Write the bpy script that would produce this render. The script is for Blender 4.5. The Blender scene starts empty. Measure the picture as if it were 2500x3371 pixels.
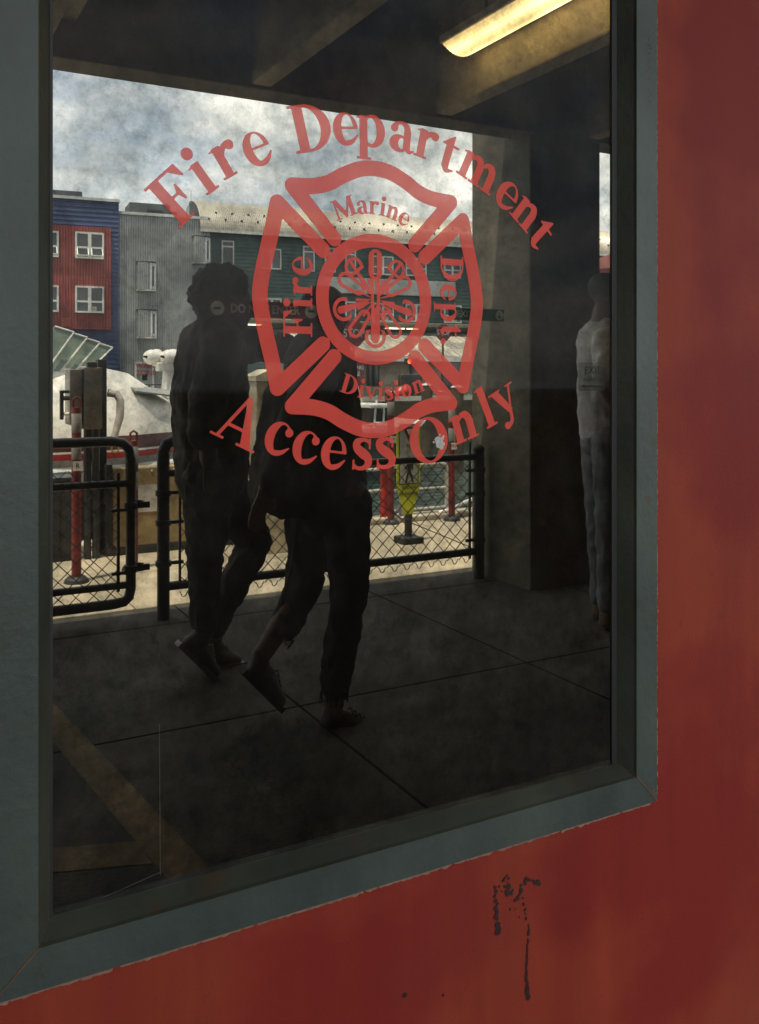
import bpy, bmesh, math, random
import numpy as np
from mathutils import Vector, Matrix, noise as mnoise
random.seed(7)
R = math.radians
sc = bpy.context.scene
C = sc.collection

# ------------------------------------------------------------------ camera
EYE = Vector((0.0, -1.0, 1.33)); YAW = math.atan2(1635, 3000)
SN, CS = math.sin(YAW), math.cos(YAW)
cam_d = bpy.data.cameras.new('camera'); cam = bpy.data.objects.new('camera', cam_d); C.objects.link(cam)
cam.location = EYE; cam.rotation_euler = (R(90), 0, -YAW)
cam_d.sensor_fit = 'HORIZONTAL'; cam_d.sensor_width = 36; cam_d.lens = 43.2
cam_d.shift_y = -(1685.5 - 1226) / 2500
cam_d.clip_start = 0.02; cam_d.clip_end = 3000
sc.camera = cam

# ------------------------------------------------------------------ sky, sun, exposure
SUN = Vector((-0.22, -0.125, 0.95)).normalized()
w = bpy.data.worlds.new('World'); sc.world = w; w.use_nodes = True
nt = w.node_tree; nt.nodes.clear()
out = nt.nodes.new('ShaderNodeOutputWorld'); bg = nt.nodes.new('ShaderNodeBackground')
sky = nt.nodes.new('ShaderNodeTexSky'); sky.sky_type = 'NISHITA'; sky.sun_disc = False
sky.sun_elevation = math.asin(SUN.z); sky.sun_rotation = math.atan2(SUN.x, SUN.y)
sky.dust_density = 1.5
tc = nt.nodes.new('ShaderNodeTexCoord'); mp = nt.nodes.new('ShaderNodeMapping')
mp.inputs['Scale'].default_value = (1, 1, 2.6)
nz = nt.nodes.new('ShaderNodeTexNoise'); nz.inputs['Scale'].default_value = 3.2; nz.inputs['Detail'].default_value = 9; nz.inputs['Roughness'].default_value = .58
cr = nt.nodes.new('ShaderNodeValToRGB'); cr.color_ramp.elements[0].position = .30; cr.color_ramp.elements[1].position = .54
mx = nt.nodes.new('ShaderNodeMix'); mx.data_type = 'RGBA'
nz2 = nt.nodes.new('ShaderNodeTexNoise'); nz2.inputs['Scale'].default_value = 6; nz2.inputs['Detail'].default_value = 8
cr2 = nt.nodes.new('ShaderNodeValToRGB'); cr2.color_ramp.elements[0].position = .3; cr2.color_ramp.elements[1].position = .7
cr2.color_ramp.elements[0].color = (3.4, 3.6, 3.8, 1); cr2.color_ramp.elements[1].color = (9.0, 8.8, 8.5, 1)
L = nt.links.new
L(tc.outputs['Generated'], mp.inputs['Vector']); L(mp.outputs[0], nz.inputs['Vector']); L(mp.outputs[0], nz2.inputs['Vector'])
L(nz.outputs['Fac'], cr.inputs['Fac']); L(nz2.outputs['Fac'], cr2.inputs['Fac'])
L(cr.outputs['Color'], mx.inputs['Factor']); L(sky.outputs['Color'], mx.inputs['A']); L(cr2.outputs['Color'], mx.inputs['B'])
L(mx.outputs['Result'], bg.inputs['Color']); bg.inputs['Strength'].default_value = 0.15
L(bg.outputs[0], out.inputs['Surface'])
sun_d = bpy.data.lights.new('sun', 'SUN'); sun_d.energy = 4.6; sun_d.angle = R(.5); sun_d.color = (1, .92, .8)
sun = bpy.data.objects.new('sun', sun_d); C.objects.link(sun); sun.rotation_euler = SUN.to_track_quat('Z', 'Y').to_euler()
vs = sc.view_settings; vs.view_transform = 'Standard'; vs.look = 'None'; vs.gamma = 1; vs.use_curve_mapping = False; vs.exposure = 1.3
sc.render.engine = 'CYCLES'
cy = sc.cycles; cy.use_denoising = True; cy.max_bounces = 8; cy.diffuse_bounces = 4; cy.transparent_max_bounces = 24; cy.sample_clamp_indirect = 6
cy.caustics_reflective = False; cy.caustics_refractive = False

# ------------------------------------------------------------------ helpers
def ray(u, v):                       # direction of a photograph pixel (2500 x 3371)
    l = (u - 1250) / 3000.0
    return Vector((SN + l * CS, CS - l * SN, -(v - 1226) / 3000.0))
def at(u, v, y):                     # the point of that direction standing at depth y
    r = ray(u, v); return EYE + r * ((y + 1) / r.y)
def ground(u, v, z=0.0):
    r = ray(u, v); return EYE + r * ((z - EYE.z) / r.z)

def tag(o, label=None, cat=None, group=None, kind=None):
    if label: o['label'] = label
    if cat: o['category'] = cat
    if group: o['group'] = group
    if kind: o['kind'] = kind
    return o
def thing(name, loc, label, cat, group=None, rz=0):
    o = bpy.data.objects.new(name, None); C.objects.link(o); o.empty_display_size = .1
    o.location = loc; o.rotation_euler = (0, 0, rz)
    return tag(o, label, cat, group)
def clone(o, parent=None):
    c = o.copy(); C.objects.link(c)
    if parent is not None: c.parent = parent
    for ch in list(o.children): clone(ch, c)
    return c

_m = {}
def mat(name, col, rough=.7, var=.25, scale=4.0, bump=.0, bscale=60, metal=0, col2=None, spec=.5, stretch=None, emit=None):
    if name in _m: return _m[name]
    m = bpy.data.materials.new(name); m.use_nodes = True; t = m.node_tree; b = t.nodes['Principled BSDF']
    _m[name] = m
    b.inputs['Roughness'].default_value = rough; b.inputs['Metallic'].default_value = metal
    b.inputs['Specular IOR Level'].default_value = spec
    co = t.nodes.new('ShaderNodeTexCoord'); mpn = t.nodes.new('ShaderNodeMapping')
    if stretch: mpn.inputs['Scale'].default_value = stretch
    t.links.new(co.outputs['Object'], mpn.inputs['Vector'])
    n = t.nodes.new('ShaderNodeTexNoise'); n.inputs['Scale'].default_value = scale; n.inputs['Detail'].default_value = 7; n.inputs['Roughness'].default_value = .62
    t.links.new(mpn.outputs[0], n.inputs['Vector'])
    r = t.nodes.new('ShaderNodeValToRGB'); r.color_ramp.elements[0].position = .3; r.color_ramp.elements[1].position = .72
    c2 = col2 or tuple(c * (1 - var) for c in col)
    r.color_ramp.elements[0].color = (*c2, 1); r.color_ramp.elements[1].color = (*col, 1)
    t.links.new(n.outputs['Fac'], r.inputs['Fac']); t.links.new(r.outputs['Color'], b.inputs['Base Color'])
    if bump:
        n2 = t.nodes.new('ShaderNodeTexNoise'); n2.inputs['Scale'].default_value = bscale; n2.inputs['Detail'].default_value = 5
        t.links.new(mpn.outputs[0], n2.inputs['Vector'])
        bp = t.nodes.new('ShaderNodeBump'); bp.inputs['Strength'].default_value = bump; bp.inputs['Distance'].default_value = .01
        t.links.new(n2.outputs['Fac'], bp.inputs['Height']); t.links.new(bp.outputs[0], b.inputs['Normal'])
    if emit:
        b.inputs['Emission Color'].default_value = (*emit[0], 1); b.inputs['Emission Strength'].default_value = emit[1]
    return m

class MB:
    def __init__(s): s.v = []; s.f = []
    def add(s, vs, fs):
        k = len(s.v); s.v += [tuple(p) for p in vs]; s.f += [tuple(i + k for i in f) for f in fs]; return s
    def box(s, x0, x1, y0, y1, z0, z1):
        return s.add([(x0,y0,z0),(x1,y0,z0),(x1,y1,z0),(x0,y1,z0),(x0,y0,z1),(x1,y0,z1),(x1,y1,z1),(x0,y1,z1)],
                     [(0,3,2,1),(4,5,6,7),(0,1,5,4),(1,2,6,5),(2,3,7,6),(3,0,4,7)])
    def bevbox(s, x0, x1, y0, y1, z0, z1, b=.01):
        bm = bmesh.new(); bmesh.ops.create_cube(bm, size=1)
        for p in bm.verts: p.co = Vector(((x0+x1)/2+p.co.x*(x1-x0), (y0+y1)/2+p.co.y*(y1-y0), (z0+z1)/2+p.co.z*(z1-z0)))
        bmesh.ops.bevel(bm, geom=bm.edges[:], offset=b, segments=2, affect='EDGES', profile=.6)
        bm.verts.index_update(); s.add([p.co[:] for p in bm.verts], [[q.index for q in f.verts] for f in bm.faces]); bm.free(); return s
    def tube(s, pts, r, n=10, caps=True):
        pts = [Vector(p) for p in pts]; rs = r if isinstance(r, (list, tuple)) else [r] * len(pts)
        t0 = (pts[1] - pts[0]).normalized(); a = t0.orthogonal().normalized(); rings = []
        for i, p in enumerate(pts):
            t = (pts[min(i+1, len(pts)-1)] - pts[max(i-1, 0)]).normalized()
            a = (a - t * a.dot(t)).normalized(); b = t.cross(a)
            rings.append([p + (a * math.cos(2*math.pi*j/n) + b * math.sin(2*math.pi*j/n)) * rs[i] for j in range(n)])
        V = [q for g in rings for q in g]; F = []
        for i in range(len(pts) - 1):
            for j in range(n): F.append((i*n+j, i*n+(j+1) % n, (i+1)*n+(j+1) % n, (i+1)*n+j))
        if caps: F.append(tuple(range(n))[::-1]); F.append(tuple((len(pts)-1)*n+j for j in range(n)))
        return s.add(V, F)
    def bar(s, p0, p1, w, h):          # a rectangular bar between two points
        p0, p1 = Vector(p0), Vector(p1); t = (p1 - p0).normalized()
        up = Vector((0, 0, 1)) if abs(t.z) < .9 else Vector((0, 1, 0))
        a = t.cross(up).normalized() * w / 2; b = a.normalized().cross(t) * h / 2
        V = [p + a*i + b*j for p in (p0, p1) for i, j in ((-1,-1),(1,-1),(1,1),(-1,1))]
        return s.add(V, [(0,1,2,3),(4,7,6,5),(0,4,5,1),(1,5,6,2),(2,6,7,3),(3,7,4,0)])
    def prism(s, poly, o, ax, ay, d):  # polygon in the plane o + ax*x + ay*y, thickness d along the vector d
        o, ax, ay, d = Vector(o), Vector(ax), Vector(ay), Vector(d); n = len(poly)
        a = [o + ax*x + ay*y for x, y in poly]; b = [p + d for p in a]
        return s.add(a + b, [tuple(range(n)), tuple(range(2*n-1, n-1, -1))] + [(i, n+i, n+(i+1) % n, (i+1) % n) for i in range(n)])
    def lathe(s, prof, o, n=20, ax=None):
        V = []; F = []; m = len(prof)
        for j in range(n):
            c, q = math.cos(2*math.pi*j/n), math.sin(2*math.pi*j/n)
            for r, z in prof:
                p = Vector((r*c, r*q, z))
                if ax is not None: p = Vector(ax).to_track_quat('Z', 'Y') @ p
                V.append(p + Vector(o))
        for j in range(n):
            for i in range(m-1): F.append((j*m+i, ((j+1) % n)*m+i, ((j+1) % n)*m+i+1, j*m+i+1))
        return s.add(V, F)
    def build(s, name, m, parent=None, smooth=False):
        me = bpy.data.meshes.new(name); me.from_pydata(s.v, [], s.f); me.update()
        bm = bmesh.new(); bm.from_mesh(me); bmesh.ops.recalc_face_normals(bm, faces=bm.faces[:]); bm.to_mesh(me); bm.free()
        if smooth:
            me.polygons.foreach_set('use_smooth', [True] * len(me.polygons))
            try: me.set_sharp_from_angle(angle=R(40))
            except Exception: pass
        o = bpy.data.objects.new(name, me); C.objects.link(o)
        if m: me.materials.append(m)
        if parent is not None: o.parent = parent
        return o
def part(name, m, parent, fn, smooth=False):
    b = MB(); fn(b); return b.build(name, m, parent, smooth)
def local(root, p): return Vector(p) - root.location    # for roots that are only moved

def from_curve(cu):
    o = bpy.data.objects.new('tmp', cu); C.objects.link(o)
    dg = bpy.context.evaluated_depsgraph_get(); dg.update()
    me = bpy.data.meshes.new_from_object(o.evaluated_get(dg)); bpy.data.objects.remove(o); bpy.data.curves.remove(cu); return me
def text(name, body, size, m, loc, rot, parent=None, extrude=.001, align='CENTER', sx=1.0, bold=0.0):
    cu = bpy.data.curves.new(name, 'FONT'); cu.body = body; cu.size = size; cu.align_x = align; cu.align_y = 'CENTER'; cu.extrude = extrude
    cu.offset = bold * size; cu.resolution_u = 3
    me = from_curve(cu); me.materials.clear(); me.materials.append(m)
    if sx != 1:
        for p in me.vertices: p.co.x *= sx
    o = bpy.data.objects.new(name, me); C.objects.link(o); o.location = loc; o.rotation_euler = rot
    if parent is not None: o.parent = parent
    return o

# ------------------------------------------------------------------ flat lettering from distance fields
class Field:
    def __init__(s, x0, x1, y0, y1, n):
        s.x = np.linspace(x0, x1, int((x1-x0)*n)+1); s.y = np.linspace(y0, y1, int((y1-y0)*n)+1)
        s.X, s.Y = np.meshgrid(s.x, s.y, indexing='ij')
    def box(s, x0, x1, y0, y1): return np.maximum(abs(s.X-(x0+x1)/2)-(x1-x0)/2, abs(s.Y-(y0+y1)/2)-(y1-y0)/2)
    def ell(s, cx, cy_, rx, ry): return (np.sqrt(((s.X-cx)/rx)**2+((s.Y-cy_)/ry)**2)-1)*min(rx, ry)
    def poly(s, pts):                # convex
        a = sum(pts[i][0]*pts[(i+1) % len(pts)][1]-pts[(i+1) % len(pts)][0]*pts[i][1] for i in range(len(pts)))
        if a < 0: pts = pts[::-1]
        d = None
        for i in range(len(pts)):
            (x0, y0), (x1, y1) = pts[i], pts[(i+1) % len(pts)]; l = math.hypot(x1-x0, y1-y0) or 1
            e = ((y1-y0)*(s.X-x0)-(x1-x0)*(s.Y-y0))/l; d = e if d is None else np.maximum(d, e)
        return d
    def seg(s, p, q):
        x0, y0, r0 = p; x1, y1, r1 = q; dx, dy = x1-x0, y1-y0
        t = np.clip(((s.X-x0)*dx+(s.Y-y0)*dy)/(dx*dx+dy*dy+1e-12), 0, 1)
        return np.hypot(s.X-x0-t*dx, s.Y-y0-t*dy)-(r0+(r1-r0)*t)
    def stroke(s, pts, closed=False, k=6, r=None):
        if r is not None: pts = [(x, y, r) for x, y in pts]
        P = [np.array(p, float) for p in pts]; n = len(P); S = []
        for i in range(n if closed else n-1):
            g = (lambda j: P[j % n]) if closed else (lambda j: P[min(max(j, 0), n-1)])
            a, b, c, d = g(i-1), g(i), g(i+1), g(i+2)
            for t in np.arange(k)/k: S.append(.5*(2*b+(c-a)*t+(2*a-5*b+4*c-d)*t*t+(3*b-a-3*c+d)*t**3))
        S.append(P[0] if closed else P[-1]); D = None
        for p, q in zip(S[:-1], S[1:]):
            e = s.seg(p, q); D = e if D is None else np.minimum(D, e)
        return D
    def loops(s, f):
        F = f.copy(); F[0, :] = F[-1, :] = 1; F[:, 0] = F[:, -1] = 1; F[F == 0] = 1e-9; I = F < 0
        code = I[:-1, :-1]*1+I[1:, :-1]*2+I[1:, 1:]*4+I[:-1, 1:]*8
        nxt = {}; pos = {}
        def pt(e):
            if e in pos: return e
            k, i, j = e; i2, j2 = (i+1, j) if k == 0 else (i, j+1); a, b = F[i, j], F[i2, j2]; t = a/(a-b)
            pos[e] = (s.x[i]+(s.x[i2]-s.x[i])*t, s.y[j]+(s.y[j2]-s.y[j])*t); return e
        T = {1:[(3,0)],2:[(0,1)],3:[(3,1)],4:[(1,2)],5:[(3,2),(1,0)],6:[(0,2)],7:[(3,2)],8:[(2,3)],9:[(2,0)],10:[(0,3),(2,1)],11:[(2,1)],12:[(1,3)],13:[(1,0)],14:[(0,3)]}
        for i, j in np.argwhere((code > 0) & (code < 15)):
            E = ((0, i, j), (1, i+1, j), (0, i, j+1), (1, i, j))
            for a, b in T[int(code[i, j])]: nxt[pt(E[a])] = pt(E[b])
        res = []
        while nxt:
            st = next(iter(nxt)); lp = []; e = st
            while e in nxt: lp.append(pos[e]); e = nxt.pop(e)
            if len(lp) > 5: res.append(lp)
        return res
mn = lambda *a: np.minimum.reduce(a); mxx = lambda *a: np.maximum.reduce(a)
def glyph(ch):
    f = Field(-.1, 1.0, -.3, .8, 100); b, e, p, st = f.box, f.ell, f.poly, f.stroke
    sm = lambda x0, x1, y0, y1: b(x0, x1, y0, y1)
    def stem(x, y0, y1): return mn(b(x, x+.13, y0, y1), b(x-.05, x+.18, y0, y0+.035))
    flag = lambda x, y: p([(x-.055, y-.03), (x-.055, y-.045), (x+.02, y-.05), (x+.13, y), (x+.05, y)])
    tailr = lambda: st([(.22, .025, .035), (.33, .06, .028), (.42, .14, .012)])
    ring = lambda: mxx(e(.23, .23, .205, .245), -e(.262, .238, .1, .205))
    arch = lambda x: mn(st([(x+.1, .33, .015), (x+.18, .41, .04), (x+.27, .405, .06), (x+.315, .31, .065), (x+.315, .2, .065)]), b(x+.25, x+.38, 0, .3), b(x+.2, x+.43, 0, .035))
    if ch == 'i': return f, mn(stem(.07, 0, .45), flag(.07, .45), e(.135, .6, .085, .085)), .28
    if ch == 'l': return f, mn(stem(.07, 0, .68), flag(.07, .68)), .28
    if ch == 'r': return f, mn(stem(.07, 0, .45), flag(.07, .45), st([(.17, .28, .02), (.23, .39, .04), (.32, .42, .045)]), e(.345, .395, .068, .068)), .43
    if ch == 'n': return f, mn(stem(.07, 0, .45), flag(.07, .45), arch(.07)), .53
    if ch == 'm': return f, mn(stem(.07, 0, .45), flag(.07, .45), arch(.07), arch(.32)), .78
    if ch == 'e': return f, mn(mxx(ring(), -b(.3, .6, .1, .235)), mxx(b(.08, .45, .232, .268), e(.23, .23, .205, .245)), tailr()), .46
    if ch == 'c': return f, mn(mxx(ring(), -b(.27, .6, .1, .36)), e(.36, .355, .062, .062), tailr()), .46
    if ch == 'a': return f, mn(mxx(e(.19, .125, .165, .135), -e(.235, .13, .06, .085)), b(.265, .385, .05, .33), st([(.09, .345, .06), (.13, .42, .03), (.22, .445, .026), (.3, .40, .05), (.325, .32, .06)]), st([(.33, .08, .05), (.38, .025, .03), (.45, .05, .012)])), .47
    if ch == 'p': return f, mn(b(.07, .2, -.2, .45), b(.02, .26, -.2, -.165), flag(.07, .45), mxx(e(.285, .23, .215, .245), -e(.26, .23, .1, .195), b(.12, .6, -.1, .6))), .54
    if ch == 't': return f, mn(b(.09, .22, .08, .46), p([(.02, .44), (.22, .44), (.22, .61), (.19, .6)]), b(.02, .33, .42, .46), st([(.155, .11, .065), (.2, .035, .042), (.31, .06, .014)])), .36
    if ch == 's': return f, mn(st([(.32, .37, .012), (.29, .425, .026), (.2, .445, .03), (.105, .405, .055), (.11, .325, .065), (.2, .25, .075), (.295, .175, .065), (.305, .085, .055), (.22, .025, .032), (.11, .03, .026), (.06, .1, .012)]), b(.305, .335, .31, .465), b(.045, .075, 0, .15)), .4
    if ch in 'yv':
        d = mn(p([(.02, .45), (.18, .45), (.315, .06), (.24, -.01)]), p([(.40, .45), (.44, .45), (.27, -.01), (.235, -.01)]), b(-.02, .22, .425, .455), b(.34, .5, .425, .455))
        if ch == 'y': d = mn(d, st([(.26, .02, .03), (.21, -.12, .032), (.11, -.17, .035)]), e(.1, -.15, .06, .06))
        return f, d, .5
    if ch == 'o': return f, mxx(e(.24, .23, .215, .245), -e(.24, .23, .095, .205)), .5
    if ch == 'A': return f, mn(p([(.31, .69), (.36, .69), (.13, 0), (.08, 0)]), p([(.30, .69), (.37, .69), (.64, 0), (.48, 0)]), b(.17, .5, .2, .245), b(0, .21, 0, .035), b(.41, .71, 0, .035)), .72
    if ch == 'D': return f, mn(b(.09, .25, 0, .68), mxx(e(.25, .34, .40, .34), -e(.25, .34, .235, .3), b(.2, 1, 0, .7)), b(.02, .3, 0, .04), b(.02, .3, .64, .68)), .7
    if ch == 'F': return f, mn(b(.09, .25, 0, .68), b(.02, .56, .64, .68), p([(.57, .68), (.59, .48), (.565, .48), (.42, .65), (.42, .68)]), b(.24, .4, .33, .37), p([(.38, .47), (.41, .47), (.41, .23), (.38, .23), (.33, .35)]), b(.02, .33, 0, .035)), .62
    if ch == 'M': return f, mn(b(.103, .163, .003, .683), p([(.063, .683), (.243, .683), (.513, .133), (.433, .003)]), p([(.403, .003), (.483, .003), (.763, .683), (.683, .683)]), b(.653, .813, .003, .683), b(.023, .243, .003, .048), b(.583, .883, .003, .048), b(.023, .203, .637, .683), b(.703, .883, .637, .683)), .91
    if ch == 'O': return f, mxx(e(.37, .34, .345, .36), -e(.37, .34, .185, .32)), .75
    if ch == '.': return f, e(.1, .07, .075, .075), .2
_gl = {}
def glyph_loops(ch):
    if ch not in _gl: f, d, a = glyph(ch); _gl[ch] = (f.loops(d), a)
    return _gl[ch]
def flat_mesh(name, loops, m, parent, y, thick=.0003):   # loops in the (x, z) plane, standing at depth y
    cu = bpy.data.curves.new(name, 'CURVE'); cu.dimensions = '2D'; cu.fill_mode = 'BOTH'; cu.extrude = thick
    for lp in loops:
        sp = cu.splines.new('POLY'); sp.points.add(len(lp)-1); sp.use_cyclic_u = True
        for q, (x, z) in zip(sp.points, lp): q.co = (x, z, 0, 1)
    me = from_curve(cu); me.materials.clear(); me.materials.append(m)
    for p in me.vertices: p.co = Vector((p.co.x, y - p.co.z, p.co.y))
    me.update()
    o = bpy.data.objects.new(name, me); C.objects.link(o)
    if parent is not None: o.parent = parent
    return o
def place(ch, x, z, size, ang, cy_):
    lps, adv = glyph_loops(ch); c, s_ = math.cos(ang), math.sin(ang)
    return [[(x+((px-adv/2)*c-(py-cy_)*s_)*size, z+((px-adv/2)*s_+(py-cy_)*c)*size) for px, py in lp] for lp in lps]

# ------------------------------------------------------------------ bodies: tapered limbs fused into one skin
def flesh(name, blobs, m, parent=None, voxel=.013, smooth=3, folds=0, fscale=9, hair=0):
    b = MB()
    for q in blobs:
        p0, r0, p1, r1 = Vector(q[0]), q[1], Vector(q[2]), q[3]; fl = q[4] if len(q) > 4 else 1
        t = p1 - p0; ln = t.length; t = t.normalized() if ln > 1e-6 else Vector((0, 0, 1))
        bx = Vector((0, 1, 0)); bx = (bx - t*bx.dot(t)); bx = bx.normalized() if bx.length > .2 else t.orthogonal().normalized(); ax = bx.cross(t)
        rings = []; N = 14
        for a in (-90, -60, -30, 0): rings.append((p0 + t*r0*math.sin(R(a)), max(r0*math.cos(R(a)), .002)))
        for a in (0, 30, 60, 90): rings.append((p1 + t*r1*math.sin(R(a)), max(r1*math.cos(R(a)), .002)))
        V = [c + ax*math.cos(2*math.pi*j/N)*r + bx*math.sin(2*math.pi*j/N)*r*fl for c, r in rings for j in range(N)]
        F = [(i*N+j, i*N+(j+1) % N, (i+1)*N+(j+1) % N, (i+1)*N+j) for i in range(len(rings)-1) for j in range(N)]
        F += [tuple(range(N))[::-1], tuple((len(rings)-1)*N+j for j in range(N))]
        b.add(V, F)
    o = b.build(name, None, None)
    md = o.modifiers.new('r', 'REMESH'); md.mode = 'VOXEL'; md.voxel_size = voxel
    if smooth: s2 = o.modifiers.new('s', 'SMOOTH'); s2.iterations = smooth; s2.factor = .5
    dg = bpy.context.evaluated_depsgraph_get(); dg.update()
    me = bpy.data.meshes.new_from_object(o.evaluated_get(dg)); o.modifiers.clear(); o.data = me
    if folds or hair:
        nr = [v.normal.copy() for v in me.vertices]
        for v, n in zip(me.vertices, nr):
            d = 0
            if folds:
                q = Vector((v.co.x*1.2, v.co.y*1.2, v.co.z*.8)) * fscale
                d += folds * (1 - 2*abs(mnoise.noise(q))) + folds*.5*mnoise.noise(q*2.7)
            if hair: d += hair * (mnoise.noise(v.co*34) + .6*mnoise.noise(v.co*80))
            v.co += n * d
        me.update()
    me.materials.clear(); me.materials.append(m)
    me.polygons.foreach_set('use_smooth', [True]*len(me.polygons))
    if parent is not None: o.parent = parent
    return o
# ------------------------------------------------------------------ special materials
def nodes(name):
    m = bpy.data.materials.new(name); m.use_nodes = True; t = m.node_tree; t.nodes.clear()
    o = t.nodes.new('ShaderNodeOutputMaterial'); return m, t, o
def noise_ramp(t, scale, p0, p1, c0, c1, detail=8, stretch=None, rough=.6):
    co = t.nodes.new('ShaderNodeTexCoord'); mp_ = t.nodes.new('ShaderNodeMapping'); n = t.nodes.new('ShaderNodeTexNoise'); r = t.nodes.new('ShaderNodeValToRGB')
    if stretch: mp_.inputs['Scale'].default_value = stretch
    n.inputs['Scale'].default_value = scale; n.inputs['Detail'].default_value = detail; n.inputs['Roughness'].default_value = rough
    t.links.new(co.outputs['Object'], mp_.inputs[0]); t.links.new(mp_.outputs[0], n.inputs['Vector']); t.links.new(n.outputs['Fac'], r.inputs['Fac'])
    e = r.color_ramp.elements; e[0].position = p0; e[1].position = p1; e[0].color = (*c0, 1); e[1].color = (*c1, 1)
    return r.outputs['Color']
def g(v): return (v, v, v)

def glass_material():
    m, t, o = nodes('dirty_glass'); L = t.links.new
    tr = t.nodes.new('ShaderNodeBsdfTransparent'); df = t.nodes.new('ShaderNodeBsdfDiffuse'); gl = t.nodes.new('ShaderNodeBsdfGlossy')
    a = noise_ramp(t, 10, .37, .60, (.42, .435, .42), (.655, .65, .615), 14, rough=.76)
    b = noise_ramp(t, 60, .36, .52, (.74, .75, .75), (1, 1, 1), 9, rough=.8)
    mu = t.nodes.new('ShaderNodeMix'); mu.data_type = 'RGBA'; mu.blend_type = 'MULTIPLY'; mu.inputs['Factor'].default_value = 1
    L(a, mu.inputs['A']); L(b, mu.inputs['B']); L(mu.outputs['Result'], tr.inputs['Color'])
    df.inputs['Color'].default_value = (.42, .46, .42, 1)
    d1 = noise_ramp(t, 7, .46, .74, g(.000), g(.034), 13, stretch=(1, 1, .85), rough=.78)
    d2 = noise_ramp(t, 60, .60, .84, g(0), g(.035), 6)
    ad = t.nodes.new('ShaderNodeMath'); ad.operation = 'ADD'; L(d1, ad.inputs[0]); L(d2, ad.inputs[1])
    co2 = t.nodes.new('ShaderNodeTexCoord'); sz = t.nodes.new('ShaderNodeSeparateXYZ'); L(co2.outputs['Object'], sz.inputs[0])      # grime settles thicker high on the pane
    mr2 = t.nodes.new('ShaderNodeMapRange'); mr2.inputs['From Min'].default_value = .9; mr2.inputs['From Max'].default_value = 1.65; mr2.inputs['To Min'].default_value = .22; mr2.inputs['To Max'].default_value = 1.1; L(sz.outputs['Z'], mr2.inputs['Value'])
    ml2 = t.nodes.new('ShaderNodeMath'); ml2.operation = 'MULTIPLY'; L(ad.outputs[0], ml2.inputs[0]); L(mr2.outputs[0], ml2.inputs[1]); ad = ml2
    m1 = t.nodes.new('ShaderNodeMixShader'); L(ad.outputs[0], m1.inputs['Fac']); L(tr.outputs[0], m1.inputs[1]); L(df.outputs[0], m1.inputs[2])
    gl.inputs['Roughness'].default_value = .03
    m2 = t.nodes.new('ShaderNodeMixShader'); m2.inputs['Fac'].default_value = .008; L(m1.outputs[0], m2.inputs[1]); L(gl.outputs[0], m2.inputs[2])
    L(m2.outputs[0], o.inputs['Surface']); return m
def film_material(name, col, through, opac, var=.15):
    m, t, o = nodes(name); L = t.links.new
    tr = t.nodes.new('ShaderNodeBsdfTransparent'); tr.inputs['Color'].default_value = (*through, 1)
    df = t.nodes.new('ShaderNodeBsdfPrincipled'); df.inputs['Roughness'].default_value = .45; df.inputs['Specular IOR Level'].default_value = .3
    c = noise_ramp(t, 14, .3, .7, tuple(x*(1-var) for x in col), col); L(c, df.inputs['Base Color'])
    f = noise_ramp(t, 22, .3, .7, g(opac-.05), g(opac+.05))
    mm = t.nodes.new('ShaderNodeMixShader'); L(f, mm.inputs['Fac']); L(tr.outputs[0], mm.inputs[1]); L(df.outputs[0], mm.inputs[2])
    L(mm.outputs[0], o.inputs['Surface']); return m
def wall_material():
    m, t, o = nodes('red_wall_paint'); L = t.links.new; b = t.nodes.new('ShaderNodeBsdfPrincipled'); L(b.outputs[0], o.inputs['Surface'])
    base = noise_ramp(t, 2.6, .44, .54, (.195, .0185, .0125), (.245, .036, .016), 5, rough=.5)
    st = noise_ramp(t, 3.0, .40, .66, g(.0), g(.35), 7, stretch=(3.2, 1, .35))
    m1 = t.nodes.new('ShaderNodeMix'); m1.data_type = 'RGBA'; L(st, m1.inputs['Factor']); L(base, m1.inputs['A']); m1.inputs['B'].default_value = (.13, .011, .011, 1)
    sp = noise_ramp(t, 34, .60, .74, g(0), g(.6), 10, rough=.75)
    m2 = t.nodes.new('ShaderNodeMix'); m2.data_type = 'RGBA'; L(sp, m2.inputs['Factor']); L(m1.outputs['Result'], m2.inputs['A']); m2.inputs['B'].default_value = (.10, .020, .015, 1)
    fd = noise_ramp(t, 2.2, .50, .80, g(0), g(.5), 8, stretch=(1, 1, .5))
    m3 = t.nodes.new('ShaderNodeMix'); m3.data_type = 'RGBA'; L(fd, m3.inputs['Factor']); L(m2.outputs['Result'], m3.inputs['A']); m3.inputs['B'].default_value = (.20, .045, .030, 1)
    L(m3.outputs['Result'], b.inputs['Base Color']); b.inputs['Roughness'].default_value = .6; b.inputs['Specular IOR Level'].default_value = .2
    n1 = noise_ramp(t, 240, .2, .8, g(0), g(1), 4); n2 = noise_ramp(t, 16, .2, .8, g(0), g(1), 6)
    mu = t.nodes.new('ShaderNodeMath'); mu.operation = 'MULTIPLY_ADD'; L(n2, mu.inputs[0]); mu.inputs[1].default_value = .9; L(n1, mu.inputs[2])
    bp = t.nodes.new('ShaderNodeBump'); bp.inputs['Strength'].default_value = .13; bp.inputs['Distance'].default_value = .002; L(mu.outputs[0], bp.inputs['Height']); L(bp.outputs[0], b.inputs['Normal'])
    return m
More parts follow.
